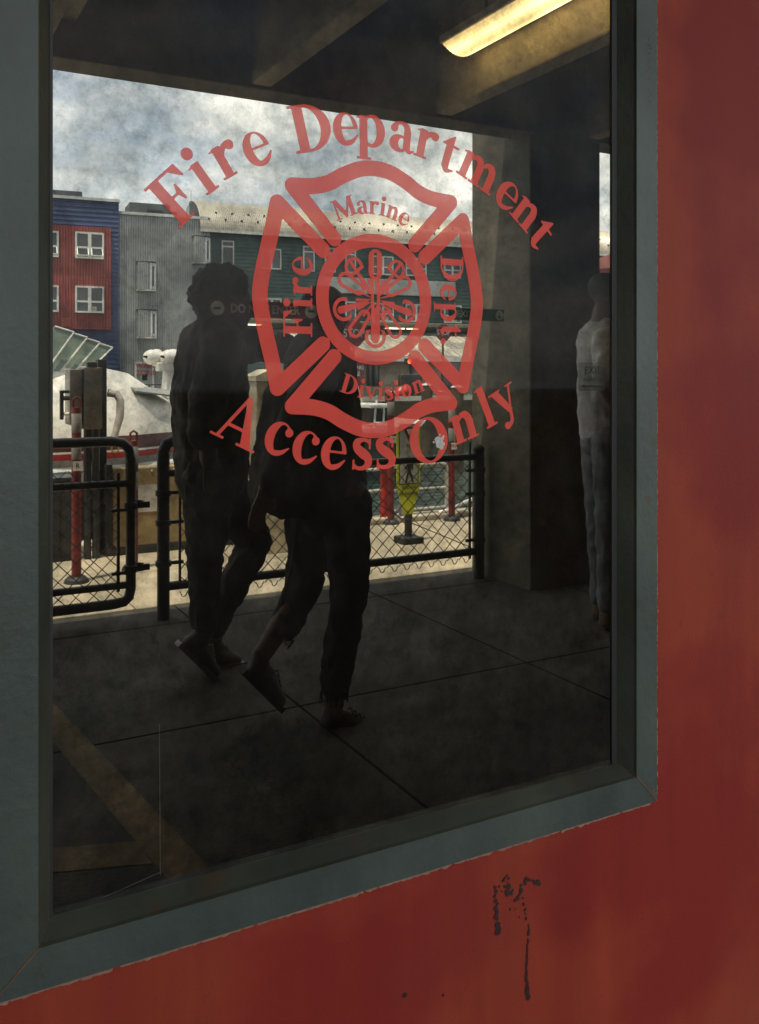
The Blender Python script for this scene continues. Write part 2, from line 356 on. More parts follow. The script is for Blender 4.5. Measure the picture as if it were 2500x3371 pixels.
def frame_material(name, c0, c1, dirt, amount):
    m, t, o = nodes(name); L = t.links.new; b = t.nodes.new('ShaderNodeBsdfPrincipled'); L(b.outputs[0], o.inputs['Surface'])
    base = noise_ramp(t, 7, .3, .7, c0, c1, 8, stretch=(1, 1, .6))
    ru = noise_ramp(t, 26, .60 - amount, .74, g(0), g(.9), 9, rough=.7)
    m1 = t.nodes.new('ShaderNodeMix'); m1.data_type = 'RGBA'; L(ru, m1.inputs['Factor']); L(base, m1.inputs['A']); m1.inputs['B'].default_value = (*dirt, 1)
    L(m1.outputs['Result'], b.inputs['Base Color']); b.inputs['Roughness'].default_value = .48; b.inputs['Metallic'].default_value = .25
    n1 = noise_ramp(t, 90, .2, .8, g(0), g(1), 6); bp = t.nodes.new('ShaderNodeBump'); bp.inputs['Strength'].default_value = .25; bp.inputs['Distance'].default_value = .002
    L(n1, bp.inputs['Height']); L(bp.outputs[0], b.inputs['Normal']); return m
def band_material(name, stops, rough=.35):      # paint bands by height (object z), colours are the paint's own
    m, t, o = nodes(name); L = t.links.new; b = t.nodes.new('ShaderNodeBsdfPrincipled'); L(b.outputs[0], o.inputs['Surface'])
    co = t.nodes.new('ShaderNodeTexCoord'); sx = t.nodes.new('ShaderNodeSeparateXYZ'); L(co.outputs['Object'], sx.inputs[0])
    mr = t.nodes.new('ShaderNodeMapRange'); lo, hi = stops[0][0], stops[-1][0] + .01; mr.inputs['From Min'].default_value = lo; mr.inputs['From Max'].default_value = hi
    L(sx.outputs['Z'], mr.inputs['Value']); r = t.nodes.new('ShaderNodeValToRGB'); r.color_ramp.interpolation = 'CONSTANT'; e = r.color_ramp.elements
    while len(e) < len(stops): e.new(.5)
    for q, (z, c) in zip(e, stops): q.position = (z-lo)/(hi-lo)
    for q, (z, c) in zip(e, stops): q.color = (*c, 1)
    L(mr.outputs[0], r.inputs['Fac'])
    d = noise_ramp(t, 2.2, .32, .66, (.80, .77, .72), (1, 1, 1), 9)
    mu = t.nodes.new('ShaderNodeMix'); mu.data_type = 'RGBA'; mu.blend_type = 'MULTIPLY'; mu.inputs['Factor'].default_value = 1; L(r.outputs['Color'], mu.inputs['A']); L(d, mu.inputs['B'])
    L(mu.outputs['Result'], b.inputs['Base Color']); b.inputs['Roughness'].default_value = rough; return m

M_glass = glass_material()
M_vinyl = film_material('red_vinyl_film', (.95, .10, .066), (1, .92, .92), .58)
M_wall = wall_material()
M_frame = frame_material('grey_green_frame_paint', (.031, .043, .037), (.064, .083, .072), (.07, .035, .014), -.03)
M_bead = frame_material('dirty_bead_paint', (.018, .021, .015), (.052, .056, .038), (.055, .028, .009), .06)
M_rust = mat('rust', (.30, .12, .03), .9, .6, 60, .3)
M_black = mat('black_rubber', (.012, .012, .012), .6, .3, 30)
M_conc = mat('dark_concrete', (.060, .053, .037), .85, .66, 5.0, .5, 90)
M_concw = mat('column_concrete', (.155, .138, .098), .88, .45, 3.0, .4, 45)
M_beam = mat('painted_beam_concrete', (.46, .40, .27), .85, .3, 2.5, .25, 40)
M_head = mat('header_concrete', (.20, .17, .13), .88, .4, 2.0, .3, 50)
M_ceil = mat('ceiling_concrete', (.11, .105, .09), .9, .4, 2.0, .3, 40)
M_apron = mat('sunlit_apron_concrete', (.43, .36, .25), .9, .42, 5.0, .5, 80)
M_crack = mat('crack_filler', (.016, .015, .013), .95, .3, 30)
M_yel = mat('worn_yellow_floor_paint', (.17, .10, .010), .75, .6, 14)
M_pipe = mat('dark_painted_pipe', (.030, .038, .042), .42, .45, 12, .15, 80)
M_wire = mat('black_coated_wire', (.028, .025, .02), .5, .3, 20)
M_steel = mat('stainless_cabinet', (.33, .31, .27), .38, .35, 5, .1, 30, metal=.75)
M_tan = mat('tan_painted_steel', (.33, .24, .12), .6, .25, 3, .1, 20)
M_white = mat('white_paint', (.78, .76, .71), .45, .18, 5)
M_off = mat('galvanised_rail', (.52, .50, .47), .5, .25, 9)
M_red = mat('red_paint', (.52, .035, .03), .5, .3, 9)
M_gwin = mat('window_glass', (.035, .045, .05), .08, .5, 1.5, spec=.8)
M_wframe = mat('pale_window_frame', (.62, .63, .60), .5, .12, 6)
M_dark = mat('dark_metal', (.03, .032, .034), .5, .4, 8)
M_wood = mat('weathered_timber', (.10, .075, .05), .9, .5, 9, .4, 40)

# ------------------------------------------------------------------ the setting
def kind(o): o['kind'] = 'structure'; return o
def water_material():
    m, t, o = nodes('harbour_water'); L = t.links.new; b = t.nodes.new('ShaderNodeBsdfPrincipled'); L(b.outputs[0], o.inputs['Surface'])
    b.inputs['Base Color'].default_value = (.016, .036, .026, 1); b.inputs['Roughness'].default_value = .06
    n1 = noise_ramp(t, .9, .2, .8, g(0), g(1), 5, stretch=(1, 2.4, 1)); bp = t.nodes.new('ShaderNodeBump'); bp.inputs['Strength'].default_value = .8; bp.inputs['Distance'].default_value = .16
    L(n1, bp.inputs['Height']); L(bp.outputs[0], b.inputs['Normal']); return m
kind(part('water', water_material(), None, lambda b: b.add([(-900, 6.0, -.75), (900, 6.0, -.75), (900, 1500, -.75), (-900, 1500, -.75)], [(0, 1, 2, 3)])))
kind(part('far_quay', mat('quay_stone', (.22, .20, .17), .9, .4, .8), None, lambda b: b.box(-60, 120, 39.0, 120, -3, -.15)))
kind(part('ground', M_conc, None, lambda b: b.box(-60, 60, -60, -.02, -.5, -.004)))
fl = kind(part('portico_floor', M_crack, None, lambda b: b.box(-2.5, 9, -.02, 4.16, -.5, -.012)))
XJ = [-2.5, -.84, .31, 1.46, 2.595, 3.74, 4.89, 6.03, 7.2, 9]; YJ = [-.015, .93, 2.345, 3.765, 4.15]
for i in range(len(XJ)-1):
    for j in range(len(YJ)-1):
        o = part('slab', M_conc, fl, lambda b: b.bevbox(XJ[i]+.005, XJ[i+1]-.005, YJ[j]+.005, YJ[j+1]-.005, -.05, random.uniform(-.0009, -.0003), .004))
def ribbon(pts, w0, z, jit=.012, n=9):
    P = []
    for a, b_ in zip(pts[:-1], pts[1:]):
        for k in range(n): P.append((a[0]+(b_[0]-a[0])*k/n+random.uniform(-jit, jit), a[1]+(b_[1]-a[1])*k/n+random.uniform(-jit, jit)))
    P.append(pts[-1]); V = []; F = []
    for i, (x, y) in enumerate(P):
        dx, dy = P[min(i+1, len(P)-1)][0]-P[max(i-1, 0)][0], P[min(i+1, len(P)-1)][1]-P[max(i-1, 0)][1]; l = math.hypot(dx, dy) or 1
        w_ = w0*random.uniform(.4, 1.2)/2; V += [(x-dy/l*w_, y+dx/l*w_, z), (x+dy/l*w_, y-dx/l*w_, z)]
        if i: F.append((2*i-2, 2*i-1, 2*i+1, 2*i))
    return V, F
def crack(pts, w=.007): part('crack', M_crack, fl, lambda b: b.add(*ribbon(pts, w, .0006)))
crack([(1.17, 3.76), (1.19, 3.5), (1.145, 3.29), (1.15, 3.05), (1.123, 2.87), (1.09, 2.7), (1.105, 2.51), (1.13, 2.36)])
crack([(1.135, 2.33), (1.12, 2.2), (1.16, 2.05), (1.12, 1.93), (1.10, 1.75), (1.12, 1.55), (1.06, 1.3)], .006)
crack([(1.0, 2.33), (1.02, 2.1), (1.05, 1.8), (1.03, 1.5)], .004); crack([(2.62, 3.2), (2.9, 2.9), (3.1, 2.5), (3.6, 2.3)], .004)
part('yellow_stripe', M_yel, fl, lambda b: b.add([(.585, 3.0, .0003), (.475, 3.0, .0003), (.685, 1.1, .0003), (.80, 1.1, .0003)], [(0, 1, 2, 3)]))
part('yellow_stripe', M_yel, fl, lambda b: b.add([(-.5, 1.98, .0007), (-.5, 1.85, .0007), (.64, 1.46, .0007), (.63, 1.60, .0007)], [(0, 1, 2, 3)]))
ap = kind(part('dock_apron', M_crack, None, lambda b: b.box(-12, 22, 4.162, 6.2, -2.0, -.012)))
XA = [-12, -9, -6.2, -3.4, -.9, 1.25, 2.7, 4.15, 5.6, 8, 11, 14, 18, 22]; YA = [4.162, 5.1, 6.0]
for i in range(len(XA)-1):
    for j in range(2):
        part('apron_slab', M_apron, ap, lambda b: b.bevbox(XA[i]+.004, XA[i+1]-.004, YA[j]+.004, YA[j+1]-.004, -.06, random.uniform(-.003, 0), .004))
part('kerb', mat('kerb_stone', (.50, .44, .34), .9, .3, 4, .3, 60), ap, lambda b: b.bevbox(-12, 22, 6.01, 6.22, -.3, .045, .015))

# ------------------------------------------------------------------ red wall and its window
wall = tag(bpy.data.objects.new('red_wall', None), 'faded red painted wall of the fire access room around the window', 'wall'); C.objects.link(wall); wall.location = (.5, 0, 0)
def wall_mesh(b):
    xs = [-2.5, .094, .991, 9]; zs = [-.004, .706, 2.098, 3.35]; ox = .5
    for i in range(3):
        for j in range(3):
            if i == 1 and j == 1: continue
            nx, nz_ = (14 if i == 2 else 4), 5
            for y in (-.012, .03):
                V = [(xs[i]+(xs[i+1]-xs[i])*a/nx-ox, y, zs[j]+(zs[j+1]-zs[j])*c/nz_) for a in range(nx+1) for c in range(nz_+1)]
                b.add(V, [(a*(nz_+1)+c, (a+1)*(nz_+1)+c, (a+1)*(nz_+1)+c+1, a*(nz_+1)+c+1) for a in range(nx) for c in range(nz_)])
    x0, x1, z0, z1 = xs[1]-ox, xs[2]-ox, zs[1], zs[2]
    for a, c, e, f_ in ((x0, z0, x1, z0), (x1, z0, x1, z1), (x1, z1, x0, z1), (x0, z1, x0, z0)):
        b.add([(a, -.012, c), (e, -.012, f_), (e, .03, f_), (a, .03, c)], [(0, 1, 2, 3)])
part('wall_panel', M_wall, wall, wall_mesh)
# drip marks and scuffs in the paint
fd = Field(.62, .86, .36, .70, 900); D = None
def pw(u, v): p = at(u, v, -.012); return p.x, p.z
rnd = random.Random(3)
blob = []
def line(p, q, n, r0, r1, j):
    for k in range(n):
        t_ = k/(n-1); blob.append((p[0]+(q[0]-p[0])*t_+rnd.uniform(-j, j), p[1]+(q[1]-p[1])*t_+rnd.uniform(-j, j), r0+(r1-r0)*t_*rnd.uniform(.5, 1.2)))
line((1632, 2920), (1640, 3070), 12, 6, 11, 5); line((1632, 2920), (1690, 2935), 14, 3, 9, 12); line((1665, 2885), (1670, 2945), 10, 4, 9, 10)
line((1700, 2965), (1735, 2890), 11, 7, 6, 6); line((1735, 2895), (1775, 2908), 7, 5, 9, 3); line((1725, 2960), (1742, 3080), 13, 4, 6, 5)
line((1738, 3090), (1732, 3230), 22, 4, 6, 2); line((1735, 3230), (1737, 3282), 8, 7, 10, 2); line((1620, 2990), (1720, 3010), 8, 3, 4, 14); blob += [(1638, 3068, 12), (1333, 3276, 8), (1459, 3276, 8)]
fd = Field(.36, .86, .36, .70, 700); D = np.full(fd.X.shape, 9.)
for u, v, r in blob:
    x, z = pw(u, v); D = np.minimum(D, np.hypot(fd.X-x, fd.Y-z)-r*.00040*(.6+.6*rnd.random()))
o = flat_mesh('drip_stain', fd.loops(D), mat('black_drip', (.03, .010, .009), .5, .4, 90), wall, -.0128, .0002); o.location = (-.5, 0, 0)
fd = Field(.08, 1.02, .67, .73, 900); D = np.full(fd.X.shape, 9.)      # chipped pale edge of paint along the frame
for k in range(620):
    t_ = rnd.random(); x = .1+.89*t_; z = .6962-abs(rnd.gauss(0, .0010)); D = np.minimum(D, np.hypot((fd.X-x)/2.6, fd.Y-z)-rnd.uniform(.0004, .0020))
o = flat_mesh('chipped_edge', fd.loops(D), mat('pale_primer', (.30, .17, .12), .8, .4, 90), wall, -.0127, .0002); o.location = (-.5, 0, 0)

fd = Field(.995, 1.02, .69, 2.0, 700); D = np.full(fd.X.shape, 9.)
for k in range(420): D = np.minimum(D, np.hypot(fd.X-(1.0058+abs(rnd.gauss(0, .0007))), (fd.Y-rnd.uniform(.705, 1.98))/3)-rnd.uniform(.0003, .0011))
o = flat_mesh('chipped_edge', fd.loops(D), _m['pale_primer'], wall, -.0127, .0002); o.location = (-.5, 0, 0)
win = thing('window_frame', (.54, 0, .7), 'grey-green painted steel frame with rusty mitred corners around the window', 'frame')
LP = [((.092, .993, .704, 2.10), -.0119), ((.092, .993, .704, 2.10), -.0255), ((.138, .953, .747, 2.056), -.0255), ((.1400, .951, .749, 2.054), -.0215), ((.1525, .9365, .762, 2.04), -.0030), ((.1525, .9365, .762, 2.04), .012)]
def corner(k, lp): (x0, x1, z0, z1), y = lp; return [(x0, y, z0), (x1, y, z0), (x1, y, z1), (x0, y, z1)][k]
def side(b, a, c, lps, gap=.0005):
    V = []
    for lp in lps:
        p, q = Vector(corner(a, lp)), Vector(corner(c, lp)); t = (q-p).normalized()*gap; V += [p+t-Vector((.54, 0, .7)), q-t-Vector((.54, 0, .7))]
    b.add(V, [(2*i, 2*i+1, 2*i+3, 2*i+2) for i in range(len(lps)-1)])
for a, c in ((0, 1), (1, 2), (2, 3), (3, 0)):
    fr = part('frame_bar', M_frame, win, lambda b: side(b, a, c, LP[:3]))
    part('glazing_bead', M_bead, fr, lambda b: side(b, a, c, LP[2:]))
    part('mitre_seam', M_rust, fr, lambda b: b.bar(Vector(corner(a, LP[1]))-Vector((.54, .0002, .7)), Vector(corner(a, LP[2]))-Vector((.54, .0002, .7)), .0016, .0008))
def rust_spots(cx, cz, n, sx, sz, y, seed):
    f2 = Field(cx-.03, cx+.03, cz-.06, cz+.06, 1500); r_ = random.Random(seed); D = np.full(f2.X.shape, 9.)
    for k in range(n): D = np.minimum(D, np.hypot(f2.X-cx-r_.gauss(0, sx), f2.Y-cz-r_.gauss(0, sz))-r_.uniform(.0006, .0007))
    o = flat_mesh('rust_spot', f2.loops(D), M_rust, win, y, .0002); o.location = (-.54, 0, -.7)
rust_spots(.977, 1.795, 26, .0022, .017, -.0259, 1); rust_spots(.978, 1.735, 16, .002, .014, -.0259, 2); rust_spots(.984, .72, 18, .004, .005, -.0259, 4)

pane = part('window_pane', M_glass, None, lambda b: b.box(.1515, .9375, 0, .006, .760, 2.045))
tag(pane, 'large dirty tinted window pane with smudges in the red wall', 'window pane')
gk = part('rubber_gasket', M_black, win, lambda b: [b.box(x0-.54, x1-.54, -.0028, -.0004, z0-.7, z1-.7) for x0, x1, z0, z1 in ((.1527, .1555, .763, 2.04), (.927, .9363, .763, 2.04))])

f = Field(.60, .66, 1.2, 1.28, 2500); D = np.full(f.X.shape, 9.)
for k in range(26): D = np.minimum(D, np.hypot(f.X-(.632+rnd.gauss(0, .0035)), f.Y-(1.241+rnd.gauss(0, .0042)))-rnd.uniform(.0012, .0038))
flat_mesh('bird_dropping', f.loops(D), mat('pale_dropping', (.62, .60, .55), .8, .5, 200), pane, -.0019, .0002)
for a, c in (((525, 2385), (528, 2880)), ((340, 2955), (528, 2872))):
    p_, q_ = at(*a, -.001), at(*c, -.001); part('adhesive_line', mat('old_adhesive', (.07, .07, .055), .7, .8, 60), pane, lambda b: b.bar(p_, q_, .0006, .0006))
# ------------------------------------------------------------------ lettering on the pane
dec = thing('window_decal', (.5385, 0, 1.23), 'red vinyl fire department lettering and cross emblem on the pane', 'decal')
def drop(o): o.location = (-.5385, 0, -1.23); return o
UP = list(zip('FireDepartment', [(.287,1.527),(.318,1.551),(.346,1.574),(.382,1.590),(.452,1.624),(.497,1.628),(.533,1.630),(.577,1.628),(.613,1.623),(.648,1.615),(.694,1.596),(.741,1.569),(.772,1.547),(.800,1.522)]))
DN = list(zip('AccessOnly', [(.364,1.274),(.409,1.252),(.444,1.240),(.481,1.232),(.520,1.229),(.553,1.229),(.617,1.243),(.671,1.259),(.707,1.281),(.738,1.292)]))
EM = .083
for word, arr, cx, cz, off in (('arched_words_above', UP, .5385, 1.275, -90), ('arched_words_below', DN, .545, 1.643, 90)):
    lp = []
    for ch, (x, z) in arr: lp += place(ch, x, z, EM, math.atan2(z-cz, x-cx)+R(off), .34 if ch.isupper() else (.30 if ch in 'lt' else .23))
    o = drop(flat_mesh('arched_lettering', lp, M_vinyl, dec, -.0012))
    o['label'] = 'red words Fire Department in an arch' if off < 0 else 'red words Access Only in a curve'
f = Field(-.2, .2, -.2, .2, 1000); W = .0096; E0 = []
top = [(-.112, .131), (-.085, .133), (-.064, .139), (-.045, .150), (-.022, .160), (0, .163), (.022, .160), (.045, .150), (.064, .139), (.085, .133), (.112, .131)]
sid = [(-.109, .131), (-.08, .137), (-.05, .1445), (-.025, .150), (0, .153), (.025, .150), (.05, .1445), (.08, .137), (.109, .131)]
TAU = math.pi/2
for k in range(4):
    c, s_ = math.cos(k*TAU), math.sin(k*TAU); rot = lambda q: (q[0]*c-q[1]*s_, q[0]*s_+q[1]*c)
    P = top if k % 2 == 0 else sid
    E0.append(f.stroke([rot(q) for q in P], r=W))
    for sgn in (-1, 1): E0.append(f.seg((*rot((sgn*P[-1][0], P[-1][1])), W), (*rot((sgn*.057, .072)), W)))
ring = np.maximum(np.hypot(f.X, f.Y)-.0815, -(np.hypot(f.X, f.Y)-.0645))
emb = np.maximum(mn(*E0), -(np.hypot(f.X, f.Y)-.065)); emb = mn(emb, ring)
def shift(loops, dx=.5385, dz=1.421): return [[(x+dx, z+dz) for x, z in l] for l in loops]
drop(flat_mesh('cross_emblem', shift(f.loops(emb)), M_vinyl, dec, -.0012))
# crossed tools in the middle ring
f = Field(-.07, .07, -.07, .07, 2600); ln = lambda a, r: (r*math.cos(R(a)), r*math.sin(R(a)))
T = []; w_ = .0021
def capsule(a, r0, r1, wd):
    n = (-math.sin(R(a))*wd, math.cos(R(a))*wd); p, q = ln(a, r0), ln(a, r1)
    T.append(abs(f.seg((*p, wd), (*q, wd*1.25)))-w_)
for sgn in (-1, 1): T.append(f.seg((sgn*.0042, -.048, w_), (sgn*.0042, .058, w_)))
T.append(abs(f.seg((0, .034, .0075), (0, .053, .0075)))-w_)
for a in (152, 28, 234, 306): capsule(a, .026, .048, .0062)
for a in (128, 52):
    p, q = ln(a, .012), ln(a, .042); T.append(f.seg((*p, .003), (*q, .0022)))
    c0 = ln(a, .049); d = np.hypot(f.X-c0[0], f.Y-c0[1]); T.append(np.maximum(abs(d-.0105)-w_, -(f.X*math.cos(R(a))+f.Y*math.sin(R(a))-.044)))
    T.append(f.seg((*ln(a-13, .044), w_), (*ln(a+13, .044), w_))); T.append(f.seg((*ln(a, .044), w_), (*ln(a, .059), w_)))
for a in (197, -17, 270):
    p, q = ln(a, .012), ln(a, .050); T.append(f.seg((*p, .002), (*q, .0048)))
    d = np.hypot(f.X-ln(a, .046)[0], f.Y-ln(a, .046)[1]); T.append(np.maximum(abs(d-.0125)-w_*1.1, -(f.X*math.cos(R(a))+f.Y*math.sin(R(a))-.038)))
for a in range(15, 375, 24): T.append(f.seg((*ln(a, .006), .0003), (*ln(a, .026), .0019)))
drop(flat_mesh('crossed_tools_emblem', shift(f.loops(mn(*T))), M_vinyl, dec, -.0012))
def word(txt, cx, cz, size, rot, arc=None, name='emblem_word', squeeze=1.0):
    adv = [glyph_loops(c)[1]*squeeze for c in txt]; tot = sum(adv); x = -tot/2; lp = []
    for c, a in zip(txt, adv):
        xm = (x+a/2)*size; x += a
        if arc:   # positive radius: arch with the centre below, negative: centre above
            th = xm/arc; px, pz = arc*math.sin(th), arc*(math.cos(th)-1); an = -th
        else: px, pz, an = xm, 0, 0
        cr_, sr = math.cos(rot), math.sin(rot); lp += place(c, cx+px*cr_-pz*sr, cz+px*sr+pz*cr_, size, rot+an, .25)
    o = drop(flat_mesh(name, lp, M_vinyl, dec, -.0012)); o['label'] = 'small red word ' + txt.strip('.') + ' in an arm of the cross'
word('Marine', .5345, 1.536, .036, 0, .10); word('Division', .5500, 1.304, .035, 0, -.15); word('Fire', .4385, 1.4205, .055, R(90)); word('Dept.', .6475, 1.424, .052, R(-90))

# ghost images of distant signs, added as translucent films on the pane
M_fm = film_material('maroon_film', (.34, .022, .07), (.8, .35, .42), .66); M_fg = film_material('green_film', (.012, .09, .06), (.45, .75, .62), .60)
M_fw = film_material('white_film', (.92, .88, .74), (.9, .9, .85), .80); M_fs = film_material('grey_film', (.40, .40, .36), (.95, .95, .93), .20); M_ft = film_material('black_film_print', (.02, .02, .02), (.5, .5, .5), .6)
def ghost_sign(u0, v0, u1, v1, m, label, name='ghost_sign_film'):
    p, q = at(u0, v0, .0075), at(u1, v1, .0075); r_ = thing(name, ((p.x+q.x)/2, .0075, (p.z+q.z)/2), label, 'ghost_sign')
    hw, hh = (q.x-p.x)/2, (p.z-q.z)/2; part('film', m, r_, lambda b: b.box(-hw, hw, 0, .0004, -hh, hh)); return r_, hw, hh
RX = (R(90), 0, 0)
s1, hw, hh = ghost_sign(690, 985, 1048, 1052, M_fm, 'ghost image of a distant maroon DO NOT ENTER sign, added as film on the pane')
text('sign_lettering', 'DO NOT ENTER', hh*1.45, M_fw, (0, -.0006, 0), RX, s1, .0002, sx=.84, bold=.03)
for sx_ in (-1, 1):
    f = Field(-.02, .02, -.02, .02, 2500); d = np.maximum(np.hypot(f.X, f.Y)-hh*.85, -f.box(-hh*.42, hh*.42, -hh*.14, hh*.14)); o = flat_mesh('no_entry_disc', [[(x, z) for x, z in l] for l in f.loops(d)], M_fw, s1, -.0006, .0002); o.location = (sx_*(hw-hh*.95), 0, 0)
s2, hw, hh = ghost_sign(1478, 1012, 1660, 1058, M_fg, 'ghost image of a distant green EXIT sign with a down arrow, added as film on the pane')
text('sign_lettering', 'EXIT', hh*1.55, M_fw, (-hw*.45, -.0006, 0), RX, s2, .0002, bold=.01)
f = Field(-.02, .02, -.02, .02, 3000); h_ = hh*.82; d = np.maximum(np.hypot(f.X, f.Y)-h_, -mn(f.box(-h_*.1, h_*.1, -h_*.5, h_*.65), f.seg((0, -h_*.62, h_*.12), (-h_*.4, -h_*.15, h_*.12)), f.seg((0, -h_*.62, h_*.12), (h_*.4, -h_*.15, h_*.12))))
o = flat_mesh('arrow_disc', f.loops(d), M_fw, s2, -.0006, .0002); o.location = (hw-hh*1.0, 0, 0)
s3, hw, hh = ghost_sign(1906, 1192, 1992, 1286, M_fs, 'ghost image of a pale EXIT OTHER DOOR notice, added as film at the right of the pane')
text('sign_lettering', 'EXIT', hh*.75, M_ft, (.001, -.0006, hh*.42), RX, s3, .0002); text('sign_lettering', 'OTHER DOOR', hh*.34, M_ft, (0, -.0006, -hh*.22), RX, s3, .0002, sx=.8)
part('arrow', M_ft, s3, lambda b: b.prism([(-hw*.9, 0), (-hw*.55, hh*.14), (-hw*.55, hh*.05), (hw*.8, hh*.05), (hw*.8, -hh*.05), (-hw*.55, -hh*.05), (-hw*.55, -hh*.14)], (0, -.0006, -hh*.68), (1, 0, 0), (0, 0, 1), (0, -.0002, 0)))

# ------------------------------------------------------------------ portico over the walkway
def single(name, m, label, cat, fn, group=None, smooth=False):
    o = part(name, m, None, fn, smooth); return tag(o, label, cat, group)
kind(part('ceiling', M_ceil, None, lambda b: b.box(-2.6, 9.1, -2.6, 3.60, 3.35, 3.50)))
kind(part('shade_wall_left', M_ceil, None, lambda b: b.box(-2.65, -2.5, .04, 4.1, -.01, 3.34)))  # unseen end wall, added to darken the portico
kind(part('shade_wall_right', M_ceil, None, lambda b: b.box(9, 9.15, .04, 3.60, -.01, 3.34)))  # unseen wall at the far end, added to keep the inside dark
kind(part('shade_wall_outer', M_ceil, None, lambda b: b.box(-1.25, -1.1, -2.6, -.03, -.01, 3.34)))  # unseen wall beside the camera, added to shade the left of the frame
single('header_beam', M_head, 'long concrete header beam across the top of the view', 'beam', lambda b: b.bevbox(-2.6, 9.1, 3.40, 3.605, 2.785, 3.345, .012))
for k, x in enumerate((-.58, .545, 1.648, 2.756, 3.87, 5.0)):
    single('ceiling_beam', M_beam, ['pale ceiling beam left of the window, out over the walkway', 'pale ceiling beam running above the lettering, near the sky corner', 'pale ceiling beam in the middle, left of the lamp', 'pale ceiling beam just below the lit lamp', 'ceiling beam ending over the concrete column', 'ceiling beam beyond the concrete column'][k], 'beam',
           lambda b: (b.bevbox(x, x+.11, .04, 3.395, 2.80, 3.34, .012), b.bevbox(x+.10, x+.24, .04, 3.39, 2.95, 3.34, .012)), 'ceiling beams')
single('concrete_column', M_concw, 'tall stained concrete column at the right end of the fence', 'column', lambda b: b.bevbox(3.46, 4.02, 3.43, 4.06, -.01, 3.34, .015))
lt = thing('ceiling_lamp', (2.62, 2.10, 3.335), 'long lit fluorescent lamp with ribbed diffuser between ceiling beams', 'lamp')
part('housing', M_white, lt, lambda b: b.bevbox(-.12, .12, -.85, .85, -.32, -.28, .006))
for y in (-.6, .6): part('stem', M_dark, lt, lambda b: b.tube([(0, y, -.28), (0, y, .01)], .008))
M_lamp = mat('lit_diffuser', (.6, .5, .3), .5, .05, 5, emit=((1, .66, .24), 2.0))
t_ = M_lamp.node_tree; co_ = t_.nodes.new('ShaderNodeTexCoord'); sx_ = t_.nodes.new('ShaderNodeSeparateXYZ'); t_.links.new(co_.outputs['Object'], sx_.inputs[0])   # two tubes shine through the ribs
mr_ = t_.nodes.new('ShaderNodeMapRange'); mr_.inputs['From Min'].default_value = -.105; mr_.inputs['From Max'].default_value = .105; t_.links.new(sx_.outputs['X'], mr_.inputs['Value'])
rp_ = t_.nodes.new('ShaderNodeValToRGB'); t_.links.new(mr_.outputs[0], rp_.inputs['Fac']); el_ = rp_.color_ramp.elements
for k in range(11): el_.new((k+1)/12.5)
for k, e_ in enumerate(sorted(el_, key=lambda q: q.position)):
    v_ = (.55, .75, 1.3, 1.9, 1.2, .9, .8, 1.0, 1.6, 2.0, 1.3, .8, .55)[k]; e_.color = (v_, v_*.70, v_*.30, 1)
t_.links.new(rp_.outputs['Color'], t_.nodes['Principled BSDF'].inputs['Emission Color'])
def diff(b):
    n = 24; pts = [(-.105+.21*i/n, -.322-.045*math.sin(math.pi*i/n)-(.004 if i % 2 else 0)) for i in range(n+1)]
    b.prism(pts, (0, -.84, 0), (1, 0, 0), (0, 0, 1), (0, 1.68, 0))
part('diffuser', M_lamp, lt, diff)
# ------------------------------------------------------------------ fence and gate
def mesh_wires(b, x0, x1, z0, z1, y, p=.088, r=.0029):
    W_, H_ = x1-x0, z1-z0; n = int((W_+H_)/p)+2
    for s_ in (1, -1):
        for k in range(-1, n):
            c = k*p
            a = (max(0, c-H_), min(c, H_)) ; e = (min(W_, c), max(0, c-W_))
            if e[0]-a[0] < .01: continue
            # kinked a little at every crossing like woven wire
            m_ = max(2, int((e[0]-a[0])/p*2)); P = []
            for q in range(m_+1):
                t = q/m_; X = a[0]+(e[0]-a[0])*t; Z = a[1]+(e[1]-a[1])*t
                X = X if s_ == 1 else W_-X; P.append((x0+X, y+(.0022 if (q+k) % 2 else -.0022)*s_, z0+Z+random.uniform(-.0015, .0015)))
            b.tube(P, r, 4, False)
    k = x0
    while k < x1-.02: b.tube([(k, y, z0+.004), (k+.012, y+.003, z0-.022), (k+.02, y, z0-.026), (k+.03, y-.003, z0-.018), (k+.044, y, z0+.006)], r, 4, False); k += p
def bend(p, q, r_, n=6):   # elbow points between two straight runs is drawn by hand below
    return None
FY = 3.87
post_l = 1.327; post_r = 3.386
fe = thing('chain_link_fence', (post_l, FY, 0), 'chain-link fence panel on dark pipes between the gate and the column', 'fence')
lx = post_r-post_l
part('post', M_pipe, fe, lambda b: b.tube([(0, 0, -.02), (0, 0, .80), (0, 0, .90), (.018, 0, .945), (.06, 0, .962), (.16, 0, .962)], .034, 14), True)
part('post', M_pipe, fe, lambda b: b.tube([(lx, 0, -.02), (lx, 0, .835)], .036, 14), True)
part('post_cap', M_dark, fe, lambda b: b.lathe([(.001, .865), (.02, .86), (.037, .845), (.04, .83), (.036, .815)], (lx, 0, 0), 14), True)
part('top_rail', M_pipe, fe, lambda b: b.tube([(.03, 0, .785), (lx-.03, 0, .785)], .022, 12), True)
part('bottom_rail', M_pipe, fe, lambda b: b.tube([(.03, 0, .175), (lx-.03, 0, .175)], .024, 12), True)
part('tension_bar', M_dark, fe, lambda b: b.box(.085, .097, -.004, .008, .17, .80)); part('tension_bar', M_dark, fe, lambda b: b.box(lx-.075, lx-.063, -.004, .008, .13, .88))
for z in (.30, .52, .68): part('clamp', M_dark, fe, lambda b: (b.lathe([(.036, z-.016), (.043, z-.014), (.043, z+.014), (.036, z+.016)], (0, 0, 0), 14), b.box(.03, .11, -.008, .008, z-.009, z+.009)))
